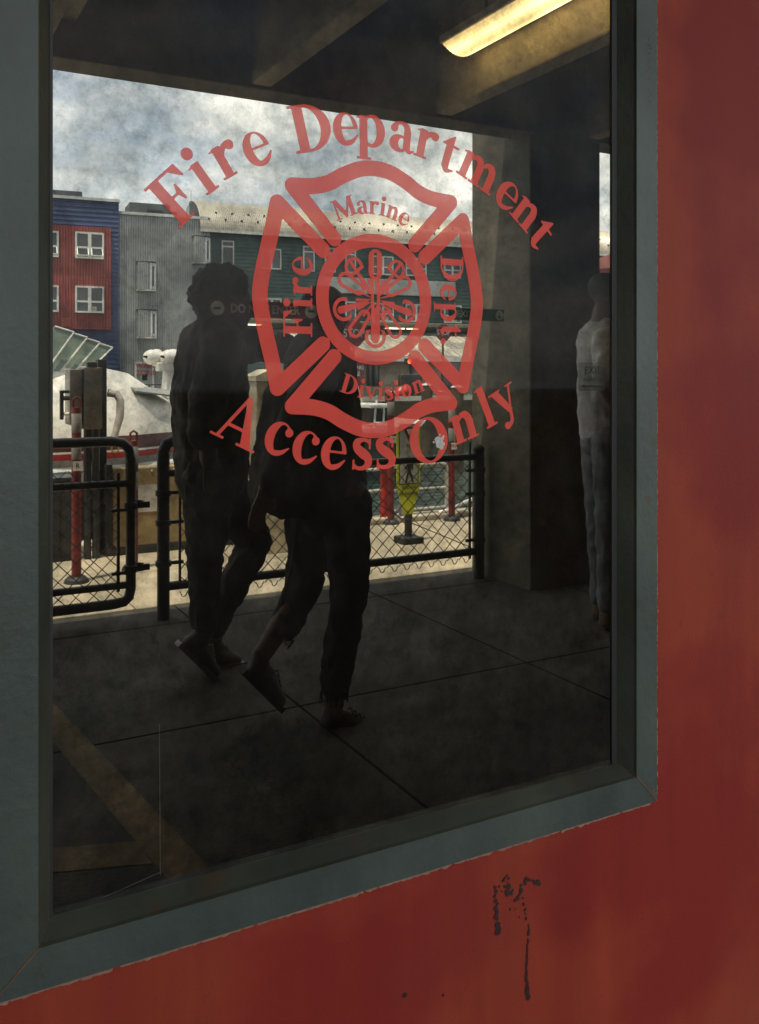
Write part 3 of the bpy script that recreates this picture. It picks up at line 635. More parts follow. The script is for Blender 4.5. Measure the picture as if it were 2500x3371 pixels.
for z in (.25, .55, .70): part('clamp', M_dark, fe, lambda b: (b.lathe([(.037, z-.016), (.044, z-.014), (.044, z+.014), (.037, z+.016)], (lx, 0, 0), 14), b.box(lx-.1, lx-.03, -.008, .008, z-.009, z+.009)))
tag(part('chain_link_mesh', M_wire, fe, lambda b: mesh_wires(b, .09, lx-.07, .135, .79, -.006)), kind='stuff')
part('brace_wire', M_wire, fe, lambda b: b.tube([(.95, .012, .76), (1.5, .012, .42), (lx-.05, .012, .20)], .003, 5))

ga = thing('chain_link_gate', (1.16, FY+.03, 0), 'chain-link gate leaf of bent dark pipe at the left of the fence', 'gate')
def bent(b, r):
    pts = [(-1.3, 0, .965), (-.10, 0, .965), (-.045, 0, .955), (-.012, 0, .925), (0, 0, .87), (0, 0, .18), (-.01, 0, .135), (-.035, 0, .112), (-.09, 0, .105), (-1.3, 0, .105)]
    b.tube(pts, r, 14)
part('gate_frame', M_pipe, ga, lambda b: bent(b, .027), True)
part('mid_rail', M_pipe, ga, lambda b: b.tube([(-1.3, 0, .74), (-.02, 0, .74)], .021, 12), True)
part('low_rail', M_pipe, ga, lambda b: b.tube([(-1.3, 0, .20), (-.02, 0, .20)], .019, 12), True)
part('elbow_sleeve', mat('worn_yellow_sleeve', (.16, .15, .05), .7, .5, 20), ga, lambda b: b.tube([(0, 0, .74), (0, 0, .85)], .0285, 14))
part('tension_bar', M_dark, ga, lambda b: b.box(-.075, -.060, -.012, 0, .17, .80))
for z in (.285, .62): part('hinge_clamp', M_dark, ga, lambda b: (b.lathe([(.028, z-.02), (.037, z-.017), (.037, z+.017), (.028, z+.02)], (0, 0, 0), 14), b.box(-.1, -.02, -.01, .006, z-.028, z-.012), b.box(.02, .10, -.008, .012, z-.016, z+.016), b.tube([(.03, 0, z+.02), (.07, -.002, z+.022)], [.012, .002], 8)))
tag(part('chain_link_mesh', M_wire, ga, lambda b: mesh_wires(b, -1.3, -.06, .125, .82, -.014)), kind='stuff')

# ------------------------------------------------------------------ things on the apron
def stand(p): return Vector((p.x, p.y, 0))
q = ground(300, 1838); cb = thing('control_cabinet', (q.x, 5.62, 0), 'stainless control box on dark posts behind the gate', 'cabinet')
a, c = at(231, 1205, 5.6), at(337, 1412, 5.6); X0, X1 = a.x-q.x, c.x-q.x
part('box', M_steel, cb, lambda b: b.bevbox(X0+.09, X1, -.02, .2, c.z, a.z-.01, .008), True)
part('box_side', M_steel, cb, lambda b: b.bevbox(X0, X0+.088, .0, .2, c.z+.03, a.z-.02, .015), True)
part('door_seam', M_black, cb, lambda b: b.box(X0+.0885, X0+.0895, -.022, .2, c.z+.01, a.z-.02))
lv = part('lever', M_dark, cb, lambda b: (b.bevbox(X0-.06, X0-.035, .02, .05, 1.0, 1.20, .006), b.tube([(X0-.05, .035, 1.15), (X0+.01, .035, 1.15)], .016, 10), b.bevbox(X0-.06, X0+.0, .02, .05, 1.185, 1.205, .004)))
part('knob', M_white, cb, lambda b: b.tube([(X0-.035, .035, 1.04), (X0+.01, .035, 1.04)], .012, 10))
a2, c2 = at(335, 1182, 5.7), at(366, 1840, 5.7)
part('post', M_dark, cb, lambda b: b.bevbox(a2.x-q.x, c2.x-q.x, .22, .30, -.01, a2.z, .006))
for u in (290, 318): part('leg', M_dark, cb, lambda b: b.tube([(at(u, 1500, 5.7).x-q.x, .1, -.01), (at(u, 1500, 5.7).x-q.x, .1, c.z+.01)], .028, 10), True)
part('conduit', M_steel, cb, lambda b: b.tube([(X1-.04, .1, c.z+.01), (X1-.045, .1, c.z-.12), (X1-.03, .1, c.z-.25), (X1-.03, .1, .3)], .02, 10), True)
part('pipe_elbow', M_off, cb, lambda b: b.tube([(a2.x-q.x+.08, .26, 1.18), (a2.x-q.x+.14, .24, 1.17), (a2.x-q.x+.165, .22, 1.12), (a2.x-q.x+.16, .22, 1.0), (a2.x-q.x+.10, .2, .8)], [.03, .03, .03, .03, .022], 12), True)
part('latch', M_dark, cb, lambda b: b.bevbox(X0+.12, X0+.19, .0, .05, a.z-.012, a.z+.03, .008))
a, c = at(150, 1610, 5.75), at(236, 1800, 5.75)
o = thing('dark_locker', ((a.x+c.x)/2, 5.8, 0), 'dark locker standing left of the control cabinet posts', 'locker'); hwid = (c.x-a.x)/2
part('body', M_dark, o, lambda b: b.bevbox(-hwid, hwid, -.1, .1, -.01, .56, .01)); part('door_line', M_black, o, lambda b: b.box(-.005, .005, -.104, -.1, .03, .53)); part('lid', M_pipe, o, lambda b: b.bevbox(-hwid-.01, hwid+.01, -.11, .11, .561, .59, .008))
a, c = at(375, 1545, 5.7), at(1010, 1545, 5.7); ln_ = c.x-a.x
tb = thing('tan_barrier', (a.x, 5.74, 0), 'low tan painted steel barrier on a dark base behind the fence', 'barrier')
part('panel', M_tan, tb, lambda b: b.bevbox(0, ln_, 0, .16, .05, .63, .012)); part('base', M_dark, tb, lambda b: b.box(-.01, ln_+.01, -.012, .17, -.01, .05))
part('corner_post', M_dark, tb, lambda b: b.box(-.045, -.003, -.01, .17, -.01, .66))
part('notice', M_off, tb, lambda b: b.box(.17, .33, -.004, -.0005, .30, .50)); part('seal', mat('maroon_seal', (.12, .02, .015), .6), tb, lambda b: b.lathe([(.001, .006), (.045, .006), (.045, 0)], (.50, -.001, .52), 18, (0, -1, 0)))
for k in range(9): part('bolt', M_white, tb, lambda b: b.lathe([(.001, .005), (.008, .004), (.009, 0)], (.12+k*(ln_-.2)/8, -.0008, .60), 8, (0, -1, 0)))
a, c = at(832, 1215, 5.3), at(962, 1330, 5.3); x0 = a.x
gh = thing('gate_housing', ((a.x+c.x)/2, 5.35, 0), 'beige sheet-metal barrier housing with a sloped lid between the two walkers', 'cabinet'); hwid = (c.x-a.x)/2; ht = a.z
M_beige = mat('beige_sheet_metal', (.50, .43, .31), .55, .25, 4, .1, 30)
part('body', M_beige, gh, lambda b: b.bevbox(-hwid+.01, hwid-.01, -.1, .12, -.01, ht-.09, .01)); part('lid', M_beige, gh, lambda b: b.prism([(-hwid, ht-.088), (hwid, ht-.088), (hwid, ht), (-hwid*.25, ht), (-hwid, ht-.05)], (0, -.12, 0), (1, 0, 0), (0, 0, 1), (0, .26, 0)))
part('keyhole', M_black, gh, lambda b: b.lathe([(.001, .003), (.012, .003), (.012, 0)], (-.02, -.1005, ht-.32), 12, (0, -1, 0))); part('vent_slot', M_dark, gh, lambda b: b.box(.03, hwid-.02, -.103, -.0995, ht-.13, ht-.115))

# red and white posts
def delineator(u, v0, v1, y, label, tagtxt, h=None):
    z0, z1 = at(u, v1, y).z, at(u, v0, y).z; z0 = 0; x = at(u, v0, y).x
    o = thing('marker_post', (x, y, 0), label, 'post', 'red and white marker posts')
    part('tube', mat('dull_red_plastic', (.17, .016, .015), .55, .4, 9), o, lambda b: b.tube([(0, 0, .035), (0, 0, z1-.02)], .030, 14), True)
    part('base', M_black, o, lambda b: b.lathe([(.001, .04), (.05, .038), (.07, .02), (.08, 0), (.08, -.01)], (0, 0, 0), 18))
    part('handle', mat('dull_red_plastic', (.3, .03, .03)), o, lambda b: b.tube([(-.022, 0, z1-.025), (-.022, 0, z1+.03), (0, 0, z1+.045), (.022, 0, z1+.03), (.022, 0, z1-.025)], .008, 8))
    for k in range(2): part('reflective_band', mat('grubby_reflective', (.30, .29, .27), .5, .3, 20), o, lambda b: b.lathe([(.0305, z1-.18-k*.17), (.0315, z1-.178-k*.17), (.0315, z1-.062-k*.17), (.0305, z1-.06-k*.17)], (0, 0, 0), 14), True)
    if tagtxt:
        tg = part('tag', M_white, o, lambda b: b.box(-.03, .03, -.041, -.039, z1-.42, z1-.36)); text('tag_lettering', tagtxt, .045, M_black, (0, -.0415, z1-.39), RX, tg, .0003)
delineator(252, 1330, 1800, 5.0, 'red and white marker post left of the control box', 'R'); delineator(440, 1440, 1760, 5.2, 'short red marker post seen through the gate elbow', None)
delineator(1287, 1300, 1800, 6.0, 'red and white marker post left of the yellow crosswalk sign', 'M'); delineator(1488, 1325, 1750, 5.9, 'red and white marker post with M-R tag right of the yellow sign', 'M-R')


# yellow in-street crossing sign
a, c = at(1308, 1406, 5.15), at(1384, 1406, 5.15); hwid = (c.x-a.x)/2; zt = at(1340, 1406, 5.15).z; zs_ = at(1340, 1600, 5.15).z; zb = at(1340, 1702, 5.15).z
cs = thing('crosswalk_sign', ((a.x+c.x)/2, 5.15, 0), 'fluorescent yellow in-street pedestrian crossing sign with pointed foot behind the fence', 'sign')
M_fy = mat('fluorescent_yellow', (.46, .50, .02), .5, .15, 8); M_sg = mat('sign_grey', (.36, .37, .33), .5, .2, 9)
part('panel', M_fy, cs, lambda b: b.prism([(-hwid, zt), (-hwid, zs_), (-hwid*.3, zb), (hwid*.3, zb), (hwid, zs_), (hwid, zt)], (0, 0, 0), (1, 0, 0), (0, 0, 1), (0, .012, 0)))
part('foot', M_black, cs, lambda b: (b.bevbox(-.09, .09, -.09, .09, -.01, .05, .015), b.tube([(0, .006, .04), (0, .006, zb+.02)], .03, 10)))
zi = at(1340, 1490, 5.15).z; zj = at(1340, 1592, 5.15).z; ht = zt-zb
part('border', M_black, cs, lambda b: b.prism([(-hwid*.84, zj-.006), (hwid*.84, zj-.006), (hwid*.84, zi+.226), (-hwid*.84, zi+.226)], (0, -.0015, 0), (1, 0, 0), (0, 0, 1), (0, .001, 0)))
part('inset', M_sg, cs, lambda b: b.prism([(-hwid*.78, zj), (hwid*.78, zj), (hwid*.78, zi+.22), (-hwid*.78, zi+.22)], (0, -.003, 0), (1, 0, 0), (0, 0, 1), (0, .001, 0)))
text('sign_lettering', 'STATE', .055, M_black, (0, -.002, zt-.075), RX, cs, .0005, bold=.01); text('sign_lettering', 'LAW', .055, M_black, (0, -.002, zt-.135), RX, cs, .0005, bold=.01)
text('sign_lettering', 'TO', .04, M_black, (0, -.0045, zi+.05), RX, cs, .0005); text('sign_lettering', 'WITHIN', .036, M_black, (0, -.002, zj-.035), RX, cs, .0005); text('sign_lettering', 'CROSSWALK', .036, M_black, (0, -.002, zj-.078), RX, cs, .0005, sx=.8)
tr_ = part('yield_triangle', mat('sign_red', (.25, .02, .02), .5), cs, lambda b: b.prism([(-.055, zi+.20), (.055, zi+.20), (0, zi+.09)], (0, -.0045, 0), (1, 0, 0), (0, 0, 1), (0, .001, 0)))
part('yield_centre', M_white, tr_, lambda b: b.prism([(-.025, zi+.183), (.025, zi+.183), (0, zi+.133)], (0, -.006, 0), (1, 0, 0), (0, 0, 1), (0, .001, 0)))
f = Field(-.12, .12, -.2, .2, 700); ped = mn(f.ell(0, .118, .016, .019), f.seg((0, .08, .02), (0, .01, .017)), f.seg((.0, .085, .01), (-.035, .03, .008)), f.seg((-.035, .03, .008), (-.05, .02, .006)), f.seg((.01, .085, .01), (.038, .045, .008)), f.seg((.038, .045, .008), (.03, .015, .007)), f.seg((0, 0, .014), (-.022, -.06, .01)), f.seg((-.022, -.06, .01), (-.035, -.115, .008)), f.seg((.004, 0, .014), (.022, -.05, .01)), f.seg((.022, -.05, .01), (.045, -.11, .008)))
o = flat_mesh('walking_figure', f.loops(ped), M_black, cs, -.0055, .0004); o.location = (0, 0, (zi+zj)/2-.02); o.scale = (.82, 1, .82)

# pipe guard rail with its red post at the quay edge
gr = thing('guard_rail', (at(1180, 1700, 6.1).x, 6.1, 0), 'pale bent-pipe guard rail at the edge of the quay', 'railing'); X = lambda u: at(u, 1600, 6.1).x-gr.location.x; Z = lambda v: at(1330, v, 6.1).z
part('bent_pipe', M_off, gr, lambda b: b.tube([(X(1288), 0, .04), (X(1288), 0, .43), (X(1290), 0, .475), (X(1300), 0, .49), (X(1452), 0, .49), (X(1466), 0, .475), (X(1472), 0, .43), (X(1472), 0, .04)], .022, 12), True)
for z in (.27, .09): part('cross_rail', M_off, gr, lambda b: b.tube([(X(1288), 0, z), (X(1472), 0, z)], .012, 8), True)
for z in (.47, .28): part('side_rail', M_off, gr, lambda b: b.tube([(X(900), .02, z-.02), (X(1268), .02, z)], .015, 8), True)
part('stub', M_off, gr, lambda b: b.tube([(X(1322), 0, .0), (X(1322), 0, .17)], .02, 10), True)
rp = thing('red_post', (at(1264, 1700, 6.12).x, 6.12, 0), 'bright red steel post with a flange beside the guard rail', 'post')
part('shaft', M_red, rp, lambda b: b.tube([(0, 0, -.01), (0, 0, .46)], .034, 14), True); part('cap', M_red, rp, lambda b: b.bevbox(-.055, .055, -.05, .05, .46, .50, .01)); part('bolt_flange', M_red, rp, lambda b: b.tube([(.03, 0, .40), (.085, 0, .40)], .022, 10))
rc = thing('mooring_rope_end', (at(1500, 1690, 6.05).x, 6.05, .05), 'white mooring line with black chafe sleeve lying at the quay edge', 'rope')
part('rope', M_white, rc, lambda b: b.tube([(-.2, -.02, .0), (-.05, 0, .02), (.12, .02, .07), (.22, .02, .10)], .018, 8), True); part('sleeve', M_black, rc, lambda b: b.tube([(.2, .02, .09), (.3, .03, .12), (.36, .03, .10)], .05, 10), True)

# ------------------------------------------------------------------ the white harbour boat at the left
BY = 9.0; bo = thing('harbour_boat', (at(640, 1340, BY+1).x, BY+1.2, -1.25), 'white harbour boat with red stripes moored behind the gate', 'boat')
bx = bo.location.x
def zb_(v, u=450): return at(u, v, BY).z+1.25
M_hull = band_material('boat_hull_paint', [(0, (.12, .02, .02)), (zb_(1600), (.55, .53, .5)), (zb_(1555), (.80, .78, .74)), (zb_(1530), (.30, .26, .23)), (zb_(1508), (.42, .03, .03)), (zb_(1487), (.8, .78, .74)), (zb_(1482), (.09, .025, .022)), (zb_(1436), (.84, .81, .75))])
ST = [(0, .25, 2.05), (-.08, .42, 2.17), (-.3, .66, 2.26), (-.6, .85, 2.42), (-.85, 1.02, 2.58), (-1.2, 1.15, 2.66), (-2.5, 1.25, 2.70), (-4.5, 1.3, 2.70), (-7, 1.3, 2.68)]
def hull(b):
    V = []; n = 0
    for x, hw_, zt_ in ST:
        k = min(1, (hw_/1.3))
        sec = [(0, .15+.5*(1-k)), (.55*hw_, .2+.45*(1-k)), (.88*hw_, .75), (.97*hw_, 1.3), (1.0*hw_, 1.62), (.985*hw_, 1.82), (.9*hw_, zt_-.32), (.72*hw_, zt_-.10), (.35*hw_, zt_-.01), (0, zt_)]
        full = [(-y, z) for y, z in sec] + [(y, z) for y, z in sec[::-1][1:-1]]; n = len(full); V += [(x, y, z) for y, z in full]
    F = [(i*n+j, i*n+(j+1) % n, (i+1)*n+(j+1) % n, (i+1)*n+j) for i in range(len(ST)-1) for j in range(n)]
    F += [tuple(range(n)), tuple((len(ST)-1)*n+j for j in range(n))[::-1]]; b.add(V, F)
part('hull', M_hull, bo, hull, True)
part('rub_rail', M_white, bo, lambda b: b.tube([(-7, -1.32, zb_(1542)), (-2.5, -1.28, zb_(1542)), (-1, -1.05, zb_(1542)), (-.3, -.68, zb_(1542)), (-.02, -.3, zb_(1542))], .035, 8), True)
for k, ch in enumerate('orrio'): text('name_letter', ch, .2, mat('gold_leaf', (.55, .36, .05), .35, .2, 9, metal=.5), ((-2.25, -1.95, -1.42, -1.3, -1.2)[k], -1.27, zb_(1468)), RX, bo, .003)
part('deck_hatch', mat('grey_hatch', (.30, .31, .30), .5, .2, 6), bo, lambda b: b.prism([(-.95, -.75), (-.4, -.45), (-.25, -.42), (-.3, -.62), (-.9, -.95)], (0, 0, 2.37), (1, 0, -.28), (0, 1, .28), (0, 0, .02)))
M_shield = mat('green_tinted_windscreen', (.20, .27, .21), .15, .45, 3, spec=.7)
a = at(180, 1250, BY); sx0 = a.x-bx
for k in range(4):
    ws = part('windscreen_panel', M_shield, bo, lambda b: b.prism([(0, 0), (.20, 0), (.56, .50-.05*k), (.36, .56-.05*k)], (sx0-.30+k*.17, -.95+.16*k, 2.52), (1, 0, 0), (0, .25, 1), (0, .025, 0)))
    part('windscreen_frame', M_white, ws, lambda b: (b.tube([Vector((sx0-.30+k*.17, -.96+.16*k, 2.52))+Vector((x, .25*z, z)) for x, z in ((.20, 0), (.56, .50-.05*k))], .012, 6), b.tube([Vector((sx0-.30+k*.17, -.96+.16*k, 2.52))+Vector((x, .25*z, z)) for x, z in ((.36, .56-.05*k), (.56, .50-.05*k))], .012, 6)))
part('cabin_side', mat('pale_green_cabin', (.35, .40, .35), .4, .3, 3), bo, lambda b: b.prism([(-1.2, 0), (.02, 0), (.13, .26), (-.1, .50), (-1.2, .62)], (sx0-.2, -.85, 2.44), (1, 0, 0), (0, .1, 1), (0, 1.6, 0)))
sl = thing('searchlight', (at(545, 1390, BY+.95).x, BY+.95, zb_(1395)-1.25), 'twin white searchlight heads on a pedestal on the boat bow', 'searchlight')
Zs = lambda v: at(545, v, BY+.95).z-sl.location.z; Xs = lambda u: at(u, 1250, BY+.95).x-sl.location.x
part('pedestal', M_white, sl, lambda b: b.lathe([(.001, -.05), (.17, -.05), (.17, 0), (.12, .02), (.095, Zs(1300)), (.075, Zs(1235)), (.07, Zs(1220)), (.001, Zs(1215))], (Xs(556), 0, 0), 18), True)
part('yoke', M_white, sl, lambda b: b.bevbox(Xs(515), Xs(578), -.08, .08, Zs(1222), Zs(1192), .02))
for u, dy in ((503, .08), (550, -.04)):
    hd = part('lamp_head', M_white, sl, lambda b: b.lathe([(.001, -.11), (.04, -.107), (.075, -.08), (.092, -.03), (.095, .03), (.092, .06), (.106, .065), (.106, .09), (.001, .09)], (Xs(u+4), dy, Zs(1176)), 20, (1, .75, -.05)), True)
    part('knob', M_black, hd, lambda b: b.tube([(Xs(u+4)-.08, dy-.062, Zs(1175)), (Xs(u+4)-.125, dy-.10, Zs(1174))], [.018, .012], 10))
part('junction_box', M_off, sl, lambda b: (b.bevbox(Xs(528), Xs(540), -.12, -.06, Zs(1330), Zs(1290), .006), b.tube([(Xs(532), -.09, Zs(1300)), (Xs(520), -.1, Zs(1310)), (Xs(517), -.1, Zs(1345)), (Xs(512), -.1, -.02)], .014, 8)))

# ------------------------------------------------------------------ small craft, pilings, kiosk across the basin
sb = thing('small_motorboat', (at(1235, 1390, 15).x, 15, -1.25), 'small white motorboat with a pilot cabin on the water', 'boat'); Zb = lambda v: at(1235, v, 15).z+1.25; Xb = lambda u: at(u, 1350, 15).x-sb.location.x
part('hull', mat('dark_green_hull', (.02, .035, .03), .35, .3, 4), sb, lambda b: b.prism([(Xb(1080), Zb(1412)), (Xb(1275), Zb(1424)), (Xb(1343), Zb(1402)), (Xb(1325), Zb(1440)), (Xb(1290), Zb(1640)), (Xb(1080), Zb(1640))], (0, -.5, 0), (1, 0, 0), (0, 0, 1), (0, 1.3, 0)))
part('gunwale', M_white, sb, lambda b: b.prism([(Xb(1080), Zb(1398)), (Xb(1275), Zb(1405)), (Xb(1358), Zb(1383)), (Xb(1343), Zb(1402)), (Xb(1275), Zb(1424)), (Xb(1080), Zb(1412))], (0, -.54, 0), (1, 0, 0), (0, 0, 1), (0, 1.38, 0)))
part('rub_rail', M_dark, sb, lambda b: b.tube([(Xb(1080), -.53, Zb(1417)), (Xb(1280), -.53, Zb(1429)), (Xb(1335), -.53, Zb(1412))], .02, 6))
part('cabin_roof', M_white, sb, lambda b: b.bevbox(Xb(1185), Xb(1263), -.45, .6, Zb(1340), Zb(1328), .02))
for u0, u1 in ((1206, 1200), (1233, 1230), (1248, 1258)): part('cabin_post', M_white, sb, lambda b: b.tube([(Xb(u0), -.4, Zb(1340)), (Xb(u1), -.4, Zb(1410))], .022, 8))
part('cabin_window', M_gwin, sb, lambda b: b.box(Xb(1206), Xb(1250), -.38, -.36, Zb(1385), Zb(1343))); part('antenna', M_white, sb, lambda b: b.tube([(Xb(1202), .1, Zb(1330)), (Xb(1183), .1, Zb(1255))], .008, 5)); part('horn', M_white, sb, lambda b: b.tube([(Xb(1240), 0, Zb(1328)), (Xb(1240), 0, Zb(1318))], .02, 8))
for u, v, y, lab in ((1405, 1268, 17, 'tall grey timber piling left of the kiosk cabinet'), (1505, 1275, 15, 'dark timber piling right of the M-R marker post'), (1283, 1290, 20, 'timber piling behind the small motorboat'), (1455, 1290, 22, 'timber piling under the small stop sign')):
    p = at(u, v, y); o = thing('piling', (p.x, y, -1.3), lab, 'piling', 'timber pilings'); part('log', M_wood, o, lambda b: b.tube([(0, 0, -.5), (.01, 0, p.z+1.2), (0, 0, p.z+1.3)], [.15, .135, .13], 12), True); part('cap', M_off, o, lambda b: b.lathe([(.001, .06), (.1, .03), (.14, 0)], (0, 0, p.z+1.3), 12))
KY = 24.0; kx = at(1270, 1177, KY).x
jt = kind(part('far_jetty', M_wood, None, lambda b: b.box(kx-14, kx+14, KY-3.2, KY+4, -1.3, at(1250, 1322, KY-3.2).z-.0)))
jz = at(1250, 1322, KY-3.2).z
nf = thing('jetty_net_fence', (kx, KY-3.15, jz), 'low pale net fence along the far jetty edge', 'fence'); nh = at(1250, 1305, KY-3.15).z-jz
for k in range(15): part('stake', M_off, nf, lambda b: b.tube([(-7+k, 0, -.01), (-7+k, 0, nh+.03)], .03, 6))
part('net', mat('pale_net', (.62, .60, .50), .8, .3, 30), nf, lambda b: b.box(-7, 7, -.012, .012, .01, nh))
ki = thing('shingled_kiosk', (kx, KY, jz), 'low waterside kiosk with weathered lit shingle roof across the basin', 'kiosk')
XK = lambda u: at(u, 1200, KY).x-kx; ZK = lambda v: at(1270, v, KY).z-jz
part('wall', mat('cream_kiosk_wall', (.46, .41, .30), .8, .25, 1.5), ki, lambda b: b.box(XK(1010), XK(1610), .3, 3.2, -.01, ZK(1178)))
ev, rv = ZK(1176), ZK(1097)
part('roof_deck', M_wood, ki, lambda b: b.prism([(-.35, ev-.03), (1.9, rv-.03), (4.0, ev-.03)], (XK(985), 0, 0), (0, 1, 0), (0, 0, 1), (XK(1640)-XK(985), 0, 0)))
part('fascia', M_white, ki, lambda b: b.box(XK(985), XK(1640), -.385, -.352, ev-.13, ev+.02))
shm = [mat('shingle_%d' % k, c, .9, .55, 3.5, .3, 25) for k, c in enumerate(((.50, .46, .38), (.36, .33, .28), (.58, .50, .40)))]
sh_me = []
nsh = 26; wsh = (XK(1640)-XK(985))/nsh
base_sh = MB().box(.01, wsh-.012, 0, .80, 0, .03)
for m_ in shm: o_ = base_sh.build('shingle', m_, ki); sh_me.append(o_.data); bpy.data.objects.remove(o_)
slope = math.atan2(rv-ev, 2.25)
for r_ in range(3):
    for k in range(nsh):
        o = bpy.data.objects.new('shingle', random.choice(sh_me)); C.objects.link(o); o.parent = ki
        t = r_*.72; o.location = (XK(985)+k*wsh+(.1 if r_ % 2 else 0), -.37+t*math.cos(slope), ev+.004+t*math.sin(slope)+r_*.012); o.rotation_euler = (slope+.02, 0, random.uniform(-.02, .02))
for u0, u1, v0, v1 in ((1140, 1178, 1190, 1262), (1222, 1262, 1196, 1270), (1470, 1545, 1185, 1285)):
    wn = part('window', M_dark, ki, lambda b: b.box(XK(u0), XK(u1), .24, .31, ZK(v1), ZK(v0))); part('pane', M_gwin, wn, lambda b: b.box(XK(u0)+.06, XK(u1)-.06, .225, .238, ZK(v1)+.06, ZK(v0)-.06))
tl = thing('signal_light', (at(1353, 1260, KY-1).x, KY-1, jz), 'red signal light on a post in front of the kiosk', 'signal'); XT = lambda u: at(u, 1200, KY-1).x-tl.location.x; ZT = lambda v: at(1353, v, KY-1).z-jz
part('post', M_dark, tl, lambda b: b.box(XT(1350), XT(1358), -.04, .04, -.01, ZT(1200))); part('head', M_dark, tl, lambda b: b.bevbox(XT(1335), XT(1378), -.08, .08, ZT(1200), ZT(1180), .02)); part('lens', mat('lit_red_lens', (.9, .1, .06), .4, .05, emit=((1, .12, .06), 5)), tl, lambda b: b.lathe([(.001, .05), (.05, .04), (.072, 0)], (XT(1345), -.085, ZT(1190)), 16, (0, -1, 0)), True)
o = thing('grey_cabinet', (at(1350, 1260, KY-2).x, KY-2, jz), 'grey equipment cabinet below the red signal light', 'cabinet'); XT2 = lambda u: at(u, 1250, KY-2).x-o.location.x; part('body', M_pipe, o, lambda b: b.bevbox(XT2(1322), XT2(1380), -.2, .2, -.01, at(1350, 1232, KY-2).z-jz, .03)); part('door', M_dark, o, lambda b: b.bevbox(XT2(1328), XT2(1374), -.225, -.203, .08, at(1350, 1240, KY-2).z-jz, .008))
kb = thing('red_dinghy', (at(1322, 1292, KY-2.6).x, KY-2.6, jz), 'small red dinghy with a pale bow upended on the jetty', 'boat'); part('hull', M_red, kb, lambda b: b.lathe([(.001, -.3), (.1, -.26), (.17, -.1), (.19, .1), (.16, .25), (.001, .27)], (0, 0, .22), 14, (1, 0, .3)), True); part('bow', M_white, kb, lambda b: b.lathe([(.001, -.08), (.1, -.06), (.13, 0), (.001, .02)], (-.02, -.13, .26), 12, (0, -1, .2)), True); part('pole', M_yel, kb, lambda b: b.tube([(0, 0, .3), (-.05, 0, .85)], .015, 6))
def octsign(u, v, r_px, y, z_ground, label):
    p = at(u, v, y); rad = r_px/3000*(p-EYE).dot(Vector((SN, CS, 0))); o = thing('stop_sign', (p.x, y, z_ground), label, 'sign', 'stop signs')
    h = p.z-z_ground; oc = [(rad*math.cos(R(22.5+45*k)), rad*math.sin(R(22.5+45*k))) for k in range(8)]
    part('post', M_dark, o, lambda b: b.tube([(0, .02, -.01), (0, .02, h+rad*.8)], .03, 8)); pl = part('plate', mat('dull_stop_red', (.16, .014, .022), .5, .3, 8), o, lambda b: b.prism(oc, (0, 0, h), (1, 0, 0), (0, 0, 1), (0, -.015, 0)))
    text('sign_lettering', 'STOP', rad*.85, M_off, (0, -.018, h), RX, pl, .002, sx=.85, bold=.01)
octsign(1165, 1098, 46, KY-2.4, jz, 'larger dull red stop sign left of the emblem ring foot'); octsign(1460, 1095, 30, KY-2.4, jz, 'smaller stop sign in front of the kiosk near the column')
p = at(1163, 1232, 16); pk = thing('parking_sign', (p.x, 16, -1.3), 'dull maroon PARKING HERE board on a post behind the walkers', 'sign'); hz = p.z+1.3; sw, sh2 = 42/3000*17.6, 58/3000*17.6
part('post', M_wood, pk, lambda b: b.tube([(0, .05, -.3), (0, .05, hz+sh2)], .05, 8)); pl = part('board', mat('dull_maroon', (.10, .016, .022), .6, .3, 5), pk, lambda b: b.box(-sw, sw, -.02, .02, hz-sh2, hz+sh2))
text('sign_lettering', 'PARKING', .115, M_off, (0, -.023, hz+sh2*.4), RX, pl, .002, bold=.02); text('sign_lettering', 'HERE', .13, M_off, (0, -.023, hz+sh2*.02), RX, pl, .002, bold=.02)

# open canopy with strip lights behind the kiosk
CY = 28.0; cx_ = at(1100, 1066, CY).x; cn = thing('pier_canopy', (cx_, CY, -.75), 'long open pier canopy with lit strip lights behind the kiosk roof', 'canopy'); Xc = lambda u: at(u, 1066, CY).x-cx_; Zc = lambda v: at(1100, v, CY).z+.75
part('roof_slab', mat('olive_canopy_paint', (.24, .22, .15), .7, .25, .8), cn, lambda b: b.bevbox(Xc(720), Xc(1640), -.6, 3.0, Zc(1072), Zc(1058), .03))
for k in range(8): part('cross_beam', mat('olive_canopy_paint', (.2, .2, .15)), cn, lambda b: b.box(Xc(740+125*k), Xc(747+125*k), -.5, 2.9, Zc(1080), Zc(1072)-.004))
for u in (760, 1060, 1110, 1420): part('post', M_dark, cn, lambda b: b.box(Xc(u), Xc(u+6), 1.0, 1.1, -.3, Zc(1072)))
for u0, u1 in ((770, 850), (1010, 1060), (1255, 1320), (1330, 1372)): part('strip_light', mat('lit_strip', (.9, .85, .7), .5, .05, emit=((1, .85, .55), 4.0)), cn, lambda b: b.box(Xc(u0), Xc(u1), -.3, -.2, Zc(1079), Zc(1075)))
